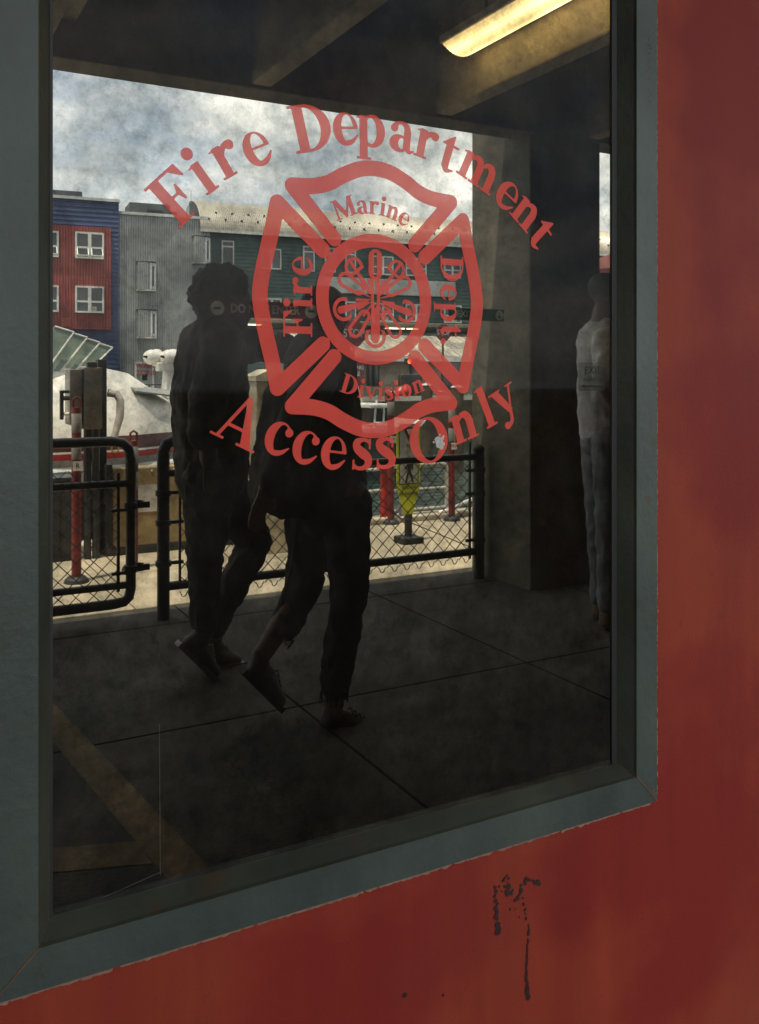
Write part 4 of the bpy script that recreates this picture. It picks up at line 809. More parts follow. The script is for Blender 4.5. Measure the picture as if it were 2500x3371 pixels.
# ------------------------------------------------------------------ buildings across the basin
FR = math.atan2(-739, 7625); P0 = EYE + Vector((SN, CS, 0))*50; P0.z = 0
ex, en = Vector((math.cos(FR), math.sin(FR), 0)), Vector((-math.sin(FR), math.cos(FR), 0))
def fac(u, v, off=0.0):              # photograph direction -> (along, up) on the facade plane
    r = ray(u, v); t = ((P0-EYE).dot(en)+off)/r.dot(en); p = EYE+r*t; return (p-P0).dot(ex), p.z
def bthing(name, label): return thing(name, P0, label, 'building', None, FR)
def rect(u0, v0, u1, v1, off=0.0): a, b_ = fac(u0, v0, off), fac(u1, v1, off); return a[0], b_[0], b_[1], a[1]
def window(par, u0, v0, u1, v1, style, off=0.0, fw=.07):
    s0, s1, z0, z1 = rect(u0, v0, u1, v1, off); zc = z0+(z1-z0)*.42; sm = (s0+s1)/2; y = off
    panes = []
    def fr(b):
        b.box(s0, s1, y-.09, y+.05, z1-fw, z1); b.box(s0, s1, y-.11, y+.05, z0, z0+fw); b.box(s0, s0+fw, y-.09, y+.05, z0+fw, z1-fw); b.box(s1-fw, s1, y-.09, y+.05, z0+fw, z1-fw)
        if style in ('double', 'quad', 'hopper'): b.box(sm-fw*.9, sm+fw*.9, y-.088, y+.05, z0+fw, z1-fw)
        if style in ('quad', 'hopper'): b.box(s0+fw, sm-fw*.9, y-.085, y+.05, zc-fw/2, zc+fw/2); b.box(sm+fw*.9, s1-fw, y-.085, y+.05, zc-fw/2, zc+fw/2)
        if style == 'transom': zt_ = z1-(z1-z0)*.23; b.box(s0+fw, s1-fw, y-.085, y+.05, zt_-fw/2, zt_+fw/2)
    wf = part('window', M_wframe, par, fr)
    cols = [(s0+fw, sm-fw*.9), (sm+fw*.9, s1-fw)] if style != 'single' and style != 'transom' else [(s0+fw, s1-fw)]
    rows = [(z0+fw, zc-fw/2), (zc+fw/2, z1-fw)] if style in ('quad', 'hopper') else ([(z0+fw, z1-(z1-z0)*.23-fw/2), (z1-(z1-z0)*.23+fw/2, z1-fw)] if style == 'transom' else [(z0+fw, z1-fw)])
    for c0, c1 in cols:
        for r0, r1 in rows: part('pane', M_gwin, wf, lambda b: b.box(c0, c1, y-.045, y-.035, r0, r1))
    if style == 'hopper':
        for c0, c1 in cols: part('open_sash', M_wframe, wf, lambda b: [b.bar((c0, y-.1, zc-.05), (c0, y-.36, z0+.12), .05, .05), b.bar((c1, y-.1, zc-.05), (c1, y-.36, z0+.12), .05, .05), b.bar((c0, y-.36, z0+.12), (c1, y-.36, z0+.12), .05, .06)])
    if style in ('quad',) and random.random() < .7: part('blind', mat('pale_blind', (.38, .37, .31), .8, .2, 3), wf, lambda b: b.box(cols[1][0], (cols[1][0]+cols[1][1])/2, y-.06, y-.05, rows[0][0], rows[0][0]+.22))
    return wf
def clad(b, s0, s1, z0, z1, off, h=.2):      # overlapping boards, each with its own lower lip
    n = int((z1-z0)/h)
    for k in range(n+1):
        a = z0+k*h; c = min(a+h*1.02, z1)
        if c-a < .03: continue
        b.add([(s0, off-.045, a), (s1, off-.045, a), (s1, off-.005, c), (s0, off-.005, c), (s0, off+.02, a), (s1, off+.02, a)], [(0, 1, 2, 3), (0, 4, 5, 1)])
def corr(b, s0, s1, z0, z1, off, p=.115, d=.035):
    n = int((s1-s0)/p)*2; V = []
    prof = [0, .3, .5, .8]
    xs = []
    for k in range(int((s1-s0)/p)+1):
        for t, yy in ((0, 0), (.25, 0), (.38, d), (.87, d)): 
            x = s0+(k+t)*p
            if x <= s1: xs.append((x, off-yy))
    V = [(x, y, z0) for x, y in xs]+[(x, y, z1) for x, y in xs]; m_ = len(xs)
    b.add(V, [(i, i+1, m_+i+1, m_+i) for i in range(m_-1)])
ZB = -.2
M_green = mat('dark_green_siding', (.050, .098, .085), .6, .25, 1.2, .1, 12); M_grey = mat('corrugated_grey_metal', (.36, .375, .37), .5, .22, .5, metal=.2, stretch=(3, 1, .3))
M_blue = mat('navy_siding', (.035, .065, .17), .6, .3, 1); M_brick = mat('red_cladding', (.27, .050, .040), .65, .25, .8); M_roof = mat('pale_metal_roof', (.46, .42, .35), .45, .2, .6, metal=.15); M_ac = mat('rooftop_plant', (.10, .115, .12), .6, .3, 1)
# green building with barrel roof
gb = bthing('green_building', 'dark green clapboard building with rows of windows and a curved metal roof'); OFF = .25
s0, zE = fac(684, 757, OFF); s1 = fac(2050, 900, OFF)[0]
tag(part('siding', M_green, gb, lambda b: clad(b, s0, s1, ZB, zE+.1, OFF)), kind='stuff')
part('wall', M_green, gb, lambda b: b.box(s0, s1, OFF+.03, 9, ZB, zE))
sr0 = fac(660, 740, OFF-.4)[0]; zr = fac(640, 664, 2.6)[1]-zE
def barrel(b):
    p = .10; n = int((s1-sr0)/p); A = 16; V = []
    for k in range(2*n+1):
        x = sr0+k*p/2; d = .03 if k % 2 else 0
        for i in range(A+1):
            a = math.pi*i/A*.5; y = OFF-.45+3.1*(1-math.cos(a)); z = zE-.06+(zr+.06)*math.sin(a)
            V.append((x, y-d*math.cos(a), z+d*math.sin(a)))
    b.add(V, [(k*(A+1)+i, (k+1)*(A+1)+i, (k+1)*(A+1)+i+1, k*(A+1)+i+1) for k in range(2*n) for i in range(A)])
rf = part('roof', M_roof, gb, barrel)
part('back_roof', M_roof, gb, lambda b: b.prism([(OFF+2.65, zE+zr), (8.6, zE), (OFF+2.65, zE)], (sr0+.05, 0, 0), (0, 1, 0), (0, 0, 1), (s1-sr0, 0, 0)))
ga_ = [(OFF-.4+3.1*(1-math.cos(math.pi*i/32)), zE+zr*.97*math.sin(math.pi*i/32)) for i in range(17)]+[(OFF+2.7+2.0*math.sin(math.pi*i/16), zE+zr*.97*math.cos(math.pi*i/16)) for i in range(1, 9)]
part('gable_end', M_dark, gb, lambda b: b.prism(ga_, (sr0+.06, 0, 0), (0, 1, 0), (0, 0, 1), (.1, 0, 0)))
part('gutter', M_wframe, gb, lambda b: b.box(sr0, s1, OFF-.50, OFF-.42, zE-.16, zE-.05))
def guards(b):
    for i, a in ((0, .30), (1, .52)):
        for k in range(int((s1-sr0)/.85)):
            x = sr0+.4+k*.85+i*.42; y = OFF-.45+3.1*(1-math.cos(a)); z = zE-.06+(zr+.06)*math.sin(a); b.box(x, x+.10, y-.06, y, z, z+.07)
tag(part('snow_guards', M_dark, rf, guards), kind='stuff')
part('flag_pole', M_white, gb, lambda b: b.tube([(sr0+.1, 2.7, zE+zr), (sr0+.1, 2.7, zE+zr+.6)], .03, 6))
for a in ((729, 791, 770, 878, 'transom'), (858, 816, 925, 888, 'double'), (997, 809, 1035, 894, 'transom'), (1069, 815, 1104, 897, 'transom'), (1136, 819, 1171, 900, 'transom'), (1225, 841, 1294, 907, 'quad'), (1335, 847, 1403, 911, 'quad'), (1461, 853, 1516, 917, 'quad'), (1600, 860, 1660, 923, 'quad'),
          (729, 972, 770, 1058, 'transom'), (862, 981, 926, 1048, 'double'), (1000, 985, 1035, 1065, 'transom'), (1136, 992, 1171, 1062, 'transom'), (1225, 996, 1295, 1060, 'quad'), (1335, 1000, 1403, 1061, 'quad'), (1461, 1004, 1518, 1064, 'quad'), (1000, 1140, 1040, 1220, 'transom')): window(gb, *a, OFF-.05)
b0, b1, b2, b3 = rect(1052, 909, 1501, 992, OFF-.3); 
part('fascia_board', mat('pale_grey_board', (.30, .315, .31), .5, .12, .8), gb, lambda b: b.bevbox(b0, b1, OFF-.3, OFF-.06, fac(1052, 962, OFF-.3)[1], b3, .02))
# grey corrugated stair block
gy = bthing('corrugated_building', 'grey corrugated metal block with three narrow bay windows'); s0, zt_ = fac(391, 704); s1 = fac(684, 722)[0]
tag(part('corrugated_cladding', M_grey, gy, lambda b: corr(b, s0, s1, ZB, zt_, 0)), kind='stuff'); part('wall', M_grey, gy, lambda b: b.box(s0, s1, .02, 8, ZB, zt_-.02))
part('corner_trim', M_grey, gy, lambda b: b.box(s1-.02, s1+.10, -.06, .5, ZB, zt_+.03)); part('parapet_cap', M_wframe, gy, lambda b: b.box(s0, s1+.1, -.1, .3, zt_, zt_+.14))
for u0, v0, u1, v1 in ((634, 781, 687, 867), (450, 865, 509, 956), (451, 1022, 511, 1111)):
    a, c, z0, z1 = rect(u0, v0, u1, v1); dp = .42; m_ = a+(c-a)*.62
    bw = part('bay_window', M_grey, gy, lambda b: (b.prism([(a, -.03), (a, -dp+.02), (m_-.1, -dp), (m_+.05, -dp), (c, -dp+.12), (c, -.03)], (0, 0, z0), (1, 0, 0), (0, 1, 0), (0, 0, z1-z0))))
    part('sill', M_wframe, bw, lambda b: b.prism([(a-.04, -.02), (a-.04, -.34), (m_-.1, -dp-.05), (m_+.08, -dp-.05), (c+.04, -dp+.08), (c+.04, -.02)], (0, 0, z0-.06), (1, 0, 0), (0, 1, 0), (0, 0, .055)))
    part('coping', M_dark, bw, lambda b: b.prism([(a-.04, -.02), (a-.04, -.34), (m_-.1, -dp-.05), (m_+.08, -dp-.05), (c+.04, -dp+.08), (c+.04, -.02)], (0, 0, z1+.003), (1, 0, 0), (0, 1, 0), (0, 0, .05)))
    part('corrugated_face', M_grey, bw, lambda b: corr(b, a, m_-.02, z0, z1, -dp-.012, .095, .03))
    d_ = Vector((c-(m_+.05), .12, 0)).normalized(); n_ = Vector((d_.y, -d_.x, 0)); o_ = Vector((m_+.05, -dp, 0))+n_*.012; ln2 = Vector((c-(m_+.05), .12, 0)).length
    part('window_frame', M_wframe, bw, lambda b: [b.bar(o_+d_*t0+Vector((0, 0, z0+.03)), o_+d_*t0+Vector((0, 0, z1-.03)), .08, .06) for t0 in (.04, ln2-.04)]+[b.bar(o_+d_*.12+Vector((0, 0, zz)), o_+d_*(ln2-.12)+Vector((0, 0, zz)), .06, .14) for zz in (z0+.1, z1-.1)])
    part('pane', M_gwin, bw, lambda b: b.bar(o_+d_*.08+Vector((0, 0, (z0+z1)/2)), o_+d_*(ln2-.08)+Vector((0, 0, (z0+z1)/2)), .02, z1-z0-.34))
a, c, z0, z1 = rect(426, 665, 560, 714, 2.5); au = bthing('rooftop_plant_unit', 'dark rooftop plant unit on the grey corrugated block'); au['category'] = 'plant unit'
part('casing', M_ac, au, lambda b: b.bevbox(a, c, 2.4, 4.2, zt_, z1, .03)); part('fan_box', M_dark, au, lambda b: b.bevbox(c+.02, c+.4, 2.6, 4.0, zt_, z1-.3, .03)); part('louvre', M_dark, au, lambda b: [b.box(a+.9, a+1.7, 2.36, 2.398, zt_+.3+k*.12, zt_+.38+k*.12) for k in range(4)])
dx = rect(450, 1198, 500, 1292); dr = part('door', mat('pale_grey_door', (.30, .31, .30), .6, .15, 2), gy, lambda b: b.box(dx[0], dx[1], -.09, -.04, ZB, dx[3])); part('door_frame', M_wframe, dr, lambda b: (b.box(dx[0]-.1, dx[0], -.11, -.04, ZB, dx[3]+.1), b.box(dx[1], dx[1]+.1, -.11, -.04, ZB, dx[3]+.1), b.box(dx[0], dx[1], -.11, -.04, dx[3], dx[3]+.1))); part('door_light', M_gwin, dr, lambda b: b.box(dx[0]+.25, dx[0]+.5, -.1, -.092, dx[3]-.8, dx[3]-.5))
zn = fac(485, 1209)[1]; text('notice_lettering', 'WAKE\nZONE', .36, M_red, (fac(480, 1209)[0], -.12, zn-.1), RX, dr, .005)
# navy and red block
nb = bthing('navy_building', 'navy clad block with a red corrugated bay and white windows'); nb_o = -.3; s1, zt2 = fac(391, 666, nb_o); s0 = fac(-150, 640, nb_o)[0]
tag(part('siding', M_blue, nb, lambda b: clad(b, s0, s1, ZB, zt2, nb_o, .22)), kind='stuff'); part('wall', M_blue, nb, lambda b: b.box(s0, s1-.01, nb_o+.03, 8, ZB, zt2)); part('parapet_cap', M_wframe, nb, lambda b: b.box(s0, s1+.05, nb_o-.09, nb_o+.3, zt2, zt2+.14))
rs0, rs1, rz0, rz1 = rect(40, 731, 366, 1085, nb_o-.25)
tag(part('red_cladding', M_brick, nb, lambda b: corr(b, rs0, rs1, rz0, rz1, nb_o-.25, .13, .03)), kind='stuff'); part('red_bay', M_brick, nb, lambda b: b.box(rs0, rs1, nb_o-.23, nb_o+.03, rz0, rz1))
for a in ((247, 762, 342, 854, 'hopper'), (247, 940, 342, 1031, 'quad'), (98, 756, 193, 847, 'hopper'), (98, 936, 193, 1027, 'quad')): window(nb, *a, nb_o-.28, .085)
v0, v1, v2, v3 = rect(202, 1047, 235, 1077, nb_o-.3); part('vent', M_brick, nb, lambda b: (b.bevbox(v0, v1, nb_o-.33, nb_o-.29, v2, v3, .02), b.box(v0+.08, v1-.08, nb_o-.345, nb_o-.332, v2+.08, v3-.08)))
a, c, z0, z1 = rect(120, 619, 271, 654, 2.0); ac = bthing('rooftop_air_unit', 'grey rooftop air unit on the navy block'); ac['category'] = 'plant unit'; part('casing', M_ac, ac, lambda b: b.bevbox(a, c, 2.0, 4, zt2, z1, .03)); part('badge', M_wframe, ac, lambda b: b.box(c-1.0, c-.8, 1.98, 1.998, z1-.45, z1-.32)); part('panel_line', M_dark, ac, lambda b: b.box(c-1.35, c-1.3, 1.985, 1.999, zt2+.05, z1-.05))
# railing on the quay in front of the blocks
qr = thing('quay_railing', (at(450, 1290, 37.5).x, 39.3, -.15), 'dark thin railing on the far quay below the corrugated block', 'railing')
for k in range(15): part('stanchion', M_dark, qr, lambda b: b.tube([(-6+k, 0, -.01), (-6+k, 0, .95)], .03, 6))
for z in (.5, .94): part('rail', M_dark, qr, lambda b: b.tube([(-6, 0, z), (8, 0, z)], .025, 6))

# ------------------------------------------------------------------ people
M_skin = mat('dark_brown_skin', (.075, .042, .028), .55, .2, 9); M_skin2 = mat('brown_skin', (.15, .085, .055), .55, .2, 9); M_hair = mat('black_hair', (.012, .011, .010), .7, .4, 60, .5, 120)
M_shirt = mat('dark_shirt', (.050, .045, .034), .85, .4, 7, .3, 160); M_trou = mat('dark_trousers', (.034, .031, .023), .85, .4, 7, .3, 160); M_shoe = mat('dark_grey_shoe', (.06, .053, .044), .6, .4, 14, .2, 90); M_sole = mat('pale_sole', (.34, .32, .28), .6, .3, 14)
M_jack = mat('black_brown_jacket', (.042, .034, .024), .85, .45, 6, .3, 140); M_jean = mat('dark_denim', (.036, .035, .034), .9, .4, 10, .4, 200); M_fray = mat('frayed_hem', (.05, .048, .045), .95, .4, 40)
def figure(y):
    def P(u, v, dy=0.0): 
        q = at(u, v, y); return Vector((q.x, y+dy, q.z))
    k = at(1250, 1226, y); s_ = abs(at(801, 1226, y).x-at(800, 1226, y).x)     # metres for one photograph pixel
    return P, s_
def head(P, px, u, v, faceright=1, r=None):
    r = r or 76*px; c = P(u, v); F = Vector((faceright, 0, 0)); Zv = Vector((0, 0, 1))
    return [(c+Zv*r*.15-F*r*.10, r*.95, c+Zv*r*.12+F*r*.12, r*.90, .82), (c-Zv*r*.35+F*r*.25, r*.66, c-Zv*r*.85+F*r*.48, r*.36, .9),
            (c+Zv*r*.1+F*r*.98, r*.10, c-Zv*r*.22+F*r*1.16, r*.15, 1), (c-Zv*r*.48+F*r*.98, r*.12, c-Zv*r*.50+F*r*.9, r*.12, 1.6), (c-Zv*r*.66+F*r*.93, r*.11, c-Zv*r*.66+F*r*.85, r*.11, 1.6),
            (c-Zv*r*.92+F*r*.74, r*.19, c-Zv*r*.85+F*r*.5, r*.2, 1), (c+Zv*r*.2+F*r*.86, r*.13, c+Zv*r*.22+F*r*.80, r*.13, 2.6),
            (c-F*r*.02-Zv*r*.05+Vector((0, -r*.80, 0)), r*.16, c-F*r*.05-Zv*r*.35+Vector((0, -r*.76, 0)), r*.10, .5), (c-F*r*.02-Zv*r*.05+Vector((0, r*.80, 0)), r*.16, c-F*r*.05-Zv*r*.35+Vector((0, r*.76, 0)), r*.10, .5)]
def hand(w_, d, side_, px):        # palm, four bent fingers of unequal length, a thumb from the side
    d = Vector(d).normalized(); sd = Vector(side_).normalized(); curl = d.cross(sd).normalized(); B = [(w_, .026, w_+d*.075, .034, .55)]
    for i, ln in enumerate((.072, .082, .076, .058)):
        b0 = w_+d*.085+sd*(.028-.019*i); m_ = b0+d*ln*.55+curl*.008; B += [(b0, .0095, m_, .0088), (m_, .0088, m_+d*ln*.3+curl*ln*.38, .007)]
    t0 = w_+d*.03+sd*.03; t1 = t0+d*.035+sd*.028; B += [(t0, .012, t1, .0105), (t1, .0105, t1+d*.03+sd*.004, .008)]
    return B

def shoe(root, ankle, heel, toe, m, sole_m, ar):
    d = (toe-heel).normalized(); n = Vector((-d.z, 0, d.x)); n = n if n.z > 0 else -n; ln = (toe-heel).length
    B = [(ankle, ar, heel+d*ln*.22+n*.05, .042), (heel+d*.045+n*.045, .040, heel+d*ln*.40+n*.042, .043), (heel+d*ln*.40+n*.040, .043, toe-d*.045+n*.026, .030, 1.35), (heel+d*ln*.35+n*.07, .030, heel+d*ln*.62+n*.045, .028, 1.1)]
    rel(flesh('shoe', B, m, None, .008, 2), root)
    prof = [(0, .030), (.10, .040), (.35, .036), (.65, .047), (.85, .043), (.97, .026)]; pl = [(t*ln, w_) for t, w_ in prof]+[(t*ln, -w_) for t, w_ in prof[::-1]]
    rel(part('sole', sole_m, None, lambda b: b.prism(pl, heel-n*.002, d, Vector((0, 1, 0)), n*.022)), root)
    rel(part('shoe_lace', sole_m, None, lambda b: [b.tube([heel+d*ln*(.46+.075*k)+n*(.096-.012*k)+Vector((0, -.024, -.008)), heel+d*ln*(.47+.075*k)+n*(.104-.012*k), heel+d*ln*(.46+.075*k)+n*(.096-.012*k)+Vector((0, .024, -.008))], .0032, 5) for k in range(4)]), root)
# the walker behind, dark shirt and curly hair
P, px = figure(2.90)
p1 = thing('person', (P(700, 2210).x, 2.90, 0), 'walker in dark clothes with thick curly hair, at the left of the pair', 'person')
def rel(o, root): 
    o.parent = root; o.matrix_parent_inverse = Matrix.Translation(-root.location); return o
B = head(P, px, 748, 992) + [(P(722, 1050), 46*px, P(700, 1120), 52*px, .9), (P(700, 1150), 80*px, P(690, 1300), 92*px, 1.35), (P(690, 1300), 92*px, P(690, 1500), 86*px, 1.3),
    (P(690, 1520, -.08), 78*px, P(656, 1800, -.09), 46*px), (P(656, 1800, -.09), 46*px, P(655, 2050, -.09), 32*px), (P(700, 1520, .08), 80*px, P(862, 1795, .09), 48*px), (P(862, 1795, .09), 46*px, P(724, 2080, .09), 31*px),
    (P(690, 1150, -.16), 44*px, P(640, 1330, -.19), 38*px), (P(640, 1330, -.19), 36*px, P(640, 1500, -.20), 27*px)] + hand(P(640, 1500, -.20), (.05, 0, -1), (1, 0, 0), px)
B += [(P(700, 1140, .15), 46*px, P(880, 1135, .12), 38*px), (P(880, 1135, .12), 36*px, P(985, 1165, -.10), 26*px)] + hand(P(985, 1165, -.10), (.6, -.6, -.5), (0, 0, 1), px)
rel(flesh('body', B, M_skin, None, .011, 3), p1)
c = P(730, 985); r_ = 80*px
rel(flesh('hair', [(c+Vector((-.02, 0, .045)), r_*1.02, c+Vector((.015, 0, .055)), r_*.92, .92), (c+Vector((-.055, 0, .0)), r_*.86, c+Vector((-.045, 0, -.06)), r_*.62, .9), (c+Vector((.06, 0, .085)), r_*.5, c+Vector((.03, 0, .09)), r_*.55, 1.2)], M_hair, None, .008, 1, hair=.016), p1)
rel(flesh('shirt', [(P(712, 1112), 62*px, P(700, 1145), 84*px, 1.5), (P(698, 1150), 98*px, P(690, 1300), 108*px, 1.3), (P(690, 1300), 108*px, P(695, 1480), 104*px, 1.25), (P(695, 1480), 106*px, P(700, 1545), 104*px, 1.2),
    (P(690, 1150, -.16), 56*px, P(640, 1330, -.19), 52*px), (P(640, 1330, -.19), 50*px, P(632, 1420, -.20), 46*px), (P(700, 1140, .15), 58*px, P(890, 1132, .12), 50*px), (P(890, 1132, .12), 48*px, P(945, 1150, .0), 42*px)], M_shirt, None, .010, 2, .015, 10), p1)
rel(flesh('trousers', [(P(695, 1500), 96*px, P(692, 1580), 98*px, 1.25), (P(676, 1560, -.08), 84*px, P(656, 1800, -.09), 52*px), (P(656, 1800, -.09), 50*px, P(652, 2030, -.09), 37*px), (P(725, 1560, .08), 82*px, P(862, 1795, .09), 52*px), (P(862, 1795, .09), 50*px, P(724, 2085, .09), 36*px)], M_trou, None, .010, 2, .013, 13), p1)
shoe(p1, P(652, 2060, -.09), P(562, 2105, -.09), P(690, 2228, -.09), M_shoe, M_sole, 31*px); shoe(p1, P(722, 2100, .09), P(686, 2212, .09), P(826, 2206, .09), mat('grey_trainer', (.13, .12, .10), .6, .3, 14), M_sole, 31*px)
rel(part('earring', mat('silver', (.6, .6, .58), .25, .1, metal=1), None, lambda b: b.tube([c+Vector((.02+.017*math.cos(a_), -r_*.86, -.015+.017*math.sin(a_))) for a_ in [math.pi*k/8 for k in range(17)]], .002, 6)), p1)

# the nearer walker, jacket, cropped jeans
P, px = figure(2.20)
p2 = thing('person', (P(1080, 2390).x, 2.20, 0), 'walker in a long dark jacket and cropped frayed jeans, in front of the pair', 'person')
B = head(P, px, 1066, 1040, 1, 72*px) + [(P(1055, 1090), 42*px, P(1050, 1150), 54*px, .9), (P(1050, 1190), 84*px, P(1070, 1400), 92*px, 1.25), (P(1070, 1400), 92*px, P(1090, 1600), 88*px, 1.25),
    (P(1105, 1620, -.08), 78*px, P(1118, 1930, -.09), 52*px), (P(1118, 1930, -.09), 50*px, P(1065, 2310, -.09), 30*px), (P(1065, 1620, .08), 78*px, P(1040, 1940, .09), 54*px), (P(1040, 1940, .09), 50*px, P(890, 2180, .09), 32*px),
    (P(1010, 1190, -.17), 44*px, P(905, 1400, -.20), 40*px), (P(905, 1400, -.20), 38*px, P(805, 1585, -.22), 27*px)] + hand(P(805, 1585, -.22), (-.35, 0, -1), (1, 0, .2), px)
B += [(P(1090, 1190, .17), 44*px, P(1130, 1380, .2), 40*px), (P(1130, 1380, .2), 36*px, P(1120, 1540, .2), 27*px)]
rel(flesh('body', B, M_skin2, None, .011, 3), p2)
c = P(1062, 1030); r_ = 76*px
rel(flesh('hair', [(c+Vector((-.006, 0, .022)), r_*.98, c+Vector((.015, 0, .028)), r_*.90, .9), (c+Vector((-.03, 0, -.02)), r_*.85, c+Vector((-.03, 0, -.075)), r_*.55, .95)], M_hair, None, .008, 2, hair=.003), p2)
rel(flesh('jacket', [(P(1052, 1140), 60*px, P(1050, 1180), 92*px, 1.5), (P(1050, 1190), 104*px, P(1060, 1400), 118*px, 1.25), (P(1060, 1400), 118*px, P(1085, 1600), 108*px, 1.2), (P(985, 1600, .02), 92*px, P(1085, 1620), 104*px, 1.2), (P(900, 1620, .0), 64*px, P(990, 1640, .0), 62*px, 2.0),
    (P(1005, 1190, -.17), 58*px, P(905, 1400, -.20), 54*px), (P(905, 1400, -.20), 52*px, P(822, 1555, -.22), 44*px), (P(960, 1300, 0), 66*px, P(920, 1560, 0), 78*px, 1.8), (P(1090, 1190, .17), 54*px, P(1120, 1520, .19), 46*px)], M_jack, None, .010, 2, .016, 9), p2)
rel(flesh('jeans', [(P(1075, 1600), 98*px, P(1080, 1680), 100*px, 1.2), (P(1108, 1650, -.08), 80*px, P(1118, 1930, -.09), 56*px), (P(1118, 1930, -.09), 55*px, P(1070, 2225, -.09), 43*px), (P(1050, 1650, .08), 80*px, P(1035, 1935, .09), 56*px), (P(1035, 1935, .09), 53*px, P(972, 2075, .09), 46*px)], M_jean, None, .010, 2, .012, 13), p2)
def fringe(b, ctr, ax, r):
    ax = Vector(ax).normalized(); a_ = ax.orthogonal().normalized(); c_ = ax.cross(a_)
    for k in range(60):
        t = random.uniform(0, 2*math.pi); q = ctr+(a_*math.cos(t)+c_*math.sin(t))*r; b.tube([q-ax*.01, q+ax*random.uniform(.01, .035)+a_*random.uniform(-.008, .008)], .0018, 4)
tag(rel(part('frayed_hem', M_fray, None, lambda b: (fringe(b, P(1068, 2262, -.09), P(1060, 2320, -.09)-P(1070, 2225, -.09), 45*px), fringe(b, P(958, 2106, .09), P(890, 2180, .09)-P(972, 2075, .09), 47*px))), p2), kind='stuff')
shoe(p2, P(1062, 2320, -.09), P(1012, 2394, -.09), P(1215, 2392, -.09), M_shoe, M_trou, 30*px); shoe(p2, P(886, 2180, .09), P(818, 2235, .09), P(955, 2372, .09), M_shoe, M_trou, 32*px)
rel(part('toe_cap', M_sole, None, lambda b: b.lathe([(.001, .02), (.018, .016), (.027, 0)], P(1192, 2358, -.09), 12, (.5, -.3, 1)), True), p2)
rel(part('hanging_strap', mat('brown_strap', (.09, .07, .045), .8, .4, 20), None, lambda b: b.tube([P(962, 1690, -.05), P(955, 1760, -.05), P(945, 1850, -.05), P(925, 1925, -.05), P(906, 1985, -.05)], [.005, .006, .006, .005, .003], 6)), p2)

# the person cut by the right edge of the window
P, px = figure(2.66)
p3 = thing('person', (P(1975, 2060).x, 2.66, 0), 'person in a white T-shirt and faded jeans at the right edge of the pane', 'person')
B = head(P, px, 1990, 960, 1, 62*px) + [(P(1982, 1020), 34*px, P(1978, 1080), 44*px), (P(1980, 1110), 66*px, P(1982, 1350), 66*px, 1.3), (P(1985, 1380), 62*px, P(1985, 1430), 62*px, 1.3), (P(1975, 1430, -.08), 56*px, P(1972, 1720, -.09), 40*px), (P(1972, 1720, -.09), 38*px, P(1965, 1990, -.09), 26*px), (P(2000, 1430, .08), 56*px, P(2010, 1720, .09), 40*px), (P(2010, 1720, .09), 38*px, P(2015, 1990, .09), 26*px),
    (P(1950, 1110, -.12), 34*px, P(1925, 1280, -.16), 28*px), (P(1925, 1280, -.16), 26*px, P(1960, 1400, -.22), 20*px)] + hand(P(1960, 1400, -.22), (.5, 0, -.8), (1, 0, 0), px)
B += [(P(2010, 1110, .14), 34*px, P(2030, 1270, .18), 28*px), (P(2030, 1270, .18), 26*px, P(2050, 1400, .18), 20*px)]
rel(flesh('body', B, M_skin2, None, .012, 3), p3)
rel(flesh('t_shirt', [(P(1980, 1090), 54*px, P(1978, 1120), 72*px, 1.5), (P(1978, 1120), 80*px, P(1985, 1380), 84*px, 1.25), (P(1940, 1120, -.12), 46*px, P(1925, 1230, -.15), 44*px), (P(2010, 1120, .14), 46*px, P(2030, 1230, .17), 42*px), (P(1985, 1380), 84*px, P(1988, 1425), 80*px, 1.25)], mat('white_cotton', (.52, .53, .55), .9, .15, 8, .2, 120), None, .012, 2, .008, 10), p3)
rel(flesh('jeans', [(P(1985, 1400), 72*px, P(1985, 1450), 74*px, 1.2), (P(1968, 1450, -.08), 62*px, P(1965, 1720, -.09), 48*px), (P(1965, 1720, -.09), 46*px, P(1962, 1975, -.09), 38*px), (P(2000, 1450, .08), 62*px, P(2010, 1720, .09), 48*px), (P(2010, 1720, .09), 46*px, P(2015, 1975, .09), 38*px)], mat('faded_jeans', (.16, .18, .20), .9, .35, 8, .3, 160), None, .012, 2, .008, 12), p3)
for u, dy in ((1962, -.09), (2015, .09)): rel(flesh('boot', [(P(u, 1990, dy), 30*px, P(u, 2030, dy), 34*px), (P(u, 2035, dy), 28*px, P(u+75, 2042, dy), 20*px, 1.3)], mat('tan_boot', (.14, .095, .05), .7, .3, 12), None, .01, 2), p3)
rel(flesh('hair', [(P(1985, 945), 60*px, P(1990, 945), 58*px, .95)], M_hair, None, .009, 1, hair=.004), p3)
rel(flesh('cap_brim', [(P(2000, 938), 26*px, P(2060, 946), 16*px, 2.0)], M_dark, None, .009, 1), p3)

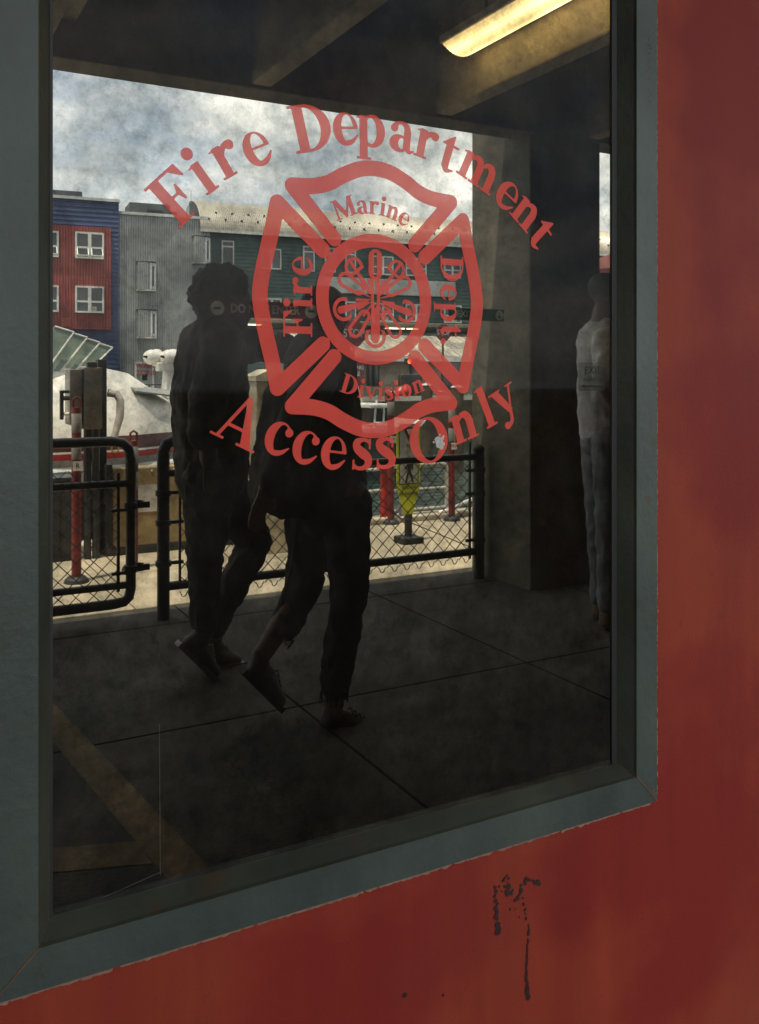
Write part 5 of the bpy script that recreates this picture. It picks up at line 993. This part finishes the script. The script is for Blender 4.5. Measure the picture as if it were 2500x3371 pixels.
# far man on the quay
q = at(416, 1262, 39.6); pf = thing('person', (q.x, 39.6, -.15), 'distant man in a patterned shirt with hand on hip on the far quay', 'person'); h = Vector((q.x, 39.6, q.z)); V3 = Vector
B = [(h, .10, h+V3((.02, 0, -.03)), .09), (h+V3((0, 0, -.12)), .06, h+V3((0, 0, -.22)), .07), (h+V3((0, 0, -.35)), .17, h+V3((.02, 0, -.75)), .16, .8), (h+V3((-.05, 0, -.8)), .11, h+V3((-.1, 0, -1.55)), .06), (h+V3((.1, 0, -.8)), .11, h+V3((.15, 0, -1.55)), .06), (h+V3((-.2, 0, -.3)), .06, h+V3((-.42, 0, -.55)), .05), (h+V3((-.42, 0, -.55)), .05, h+V3((-.2, -.05, -.75)), .04), (h+V3((.2, 0, -.3)), .06, h+V3((.28, 0, -.75)), .045), (h+V3((.28, 0, -.75)), .045, h+V3((.3, -.05, -.85)), .05)]
rel(flesh('body', B, mat('fair_skin', (.34, .19, .13), .6, .15, 5), None, .025, 2), pf); rel(flesh('patterned_shirt', [(h+V3((0, 0, -.30)), .19, h+V3((.02, 0, -.78)), .19, .85), (h+V3((-.2, 0, -.3)), .08, h+V3((-.32, 0, -.45)), .08), (h+V3((.2, 0, -.3)), .08, h+V3((.25, 0, -.5)), .075)], mat('patterned_cotton', (.45, .43, .38), .9, .85, 16), None, .025, 2), pf)
rel(flesh('trousers', [(h+V3((.02, 0, -.85)), .17, h+V3((.02, 0, -.9)), .17), (h+V3((-.06, 0, -.9)), .12, h+V3((-.1, 0, -1.6)), .08), (h+V3((.1, 0, -.9)), .12, h+V3((.15, 0, -1.6)), .08)], mat('blue_trousers', (.05, .07, .12), .9, .2, 5), None, .025, 2), pf); rel(flesh('cap', [(h+V3((0, 0, .06)), .10, h+V3((.08, -.02, .05)), .06)], M_off, None, .02, 1), pf)
# parasol seen in the slit beside the column
u_ = at(2060, 880, 9); um = thing('parasol', (u_.x, 9, -1.25), 'dark red parasol partly seen in the gap right of the column', 'parasol'); zt_ = at(2060, 820, 9).z+1.25
part('canopy', mat('dark_red_canvas', (.13, .03, .028), .85, .2, 4), um, lambda b: b.lathe([(.001, zt_), (.45, zt_-.14), (.9, zt_-.36), (.9, zt_-.42), (.88, zt_-.40), (.001, zt_-.04)], (0, 0, 0), 8)); part('pole', M_wood, um, lambda b: b.tube([(0, 0, -.2), (0, 0, zt_)], .025, 8));
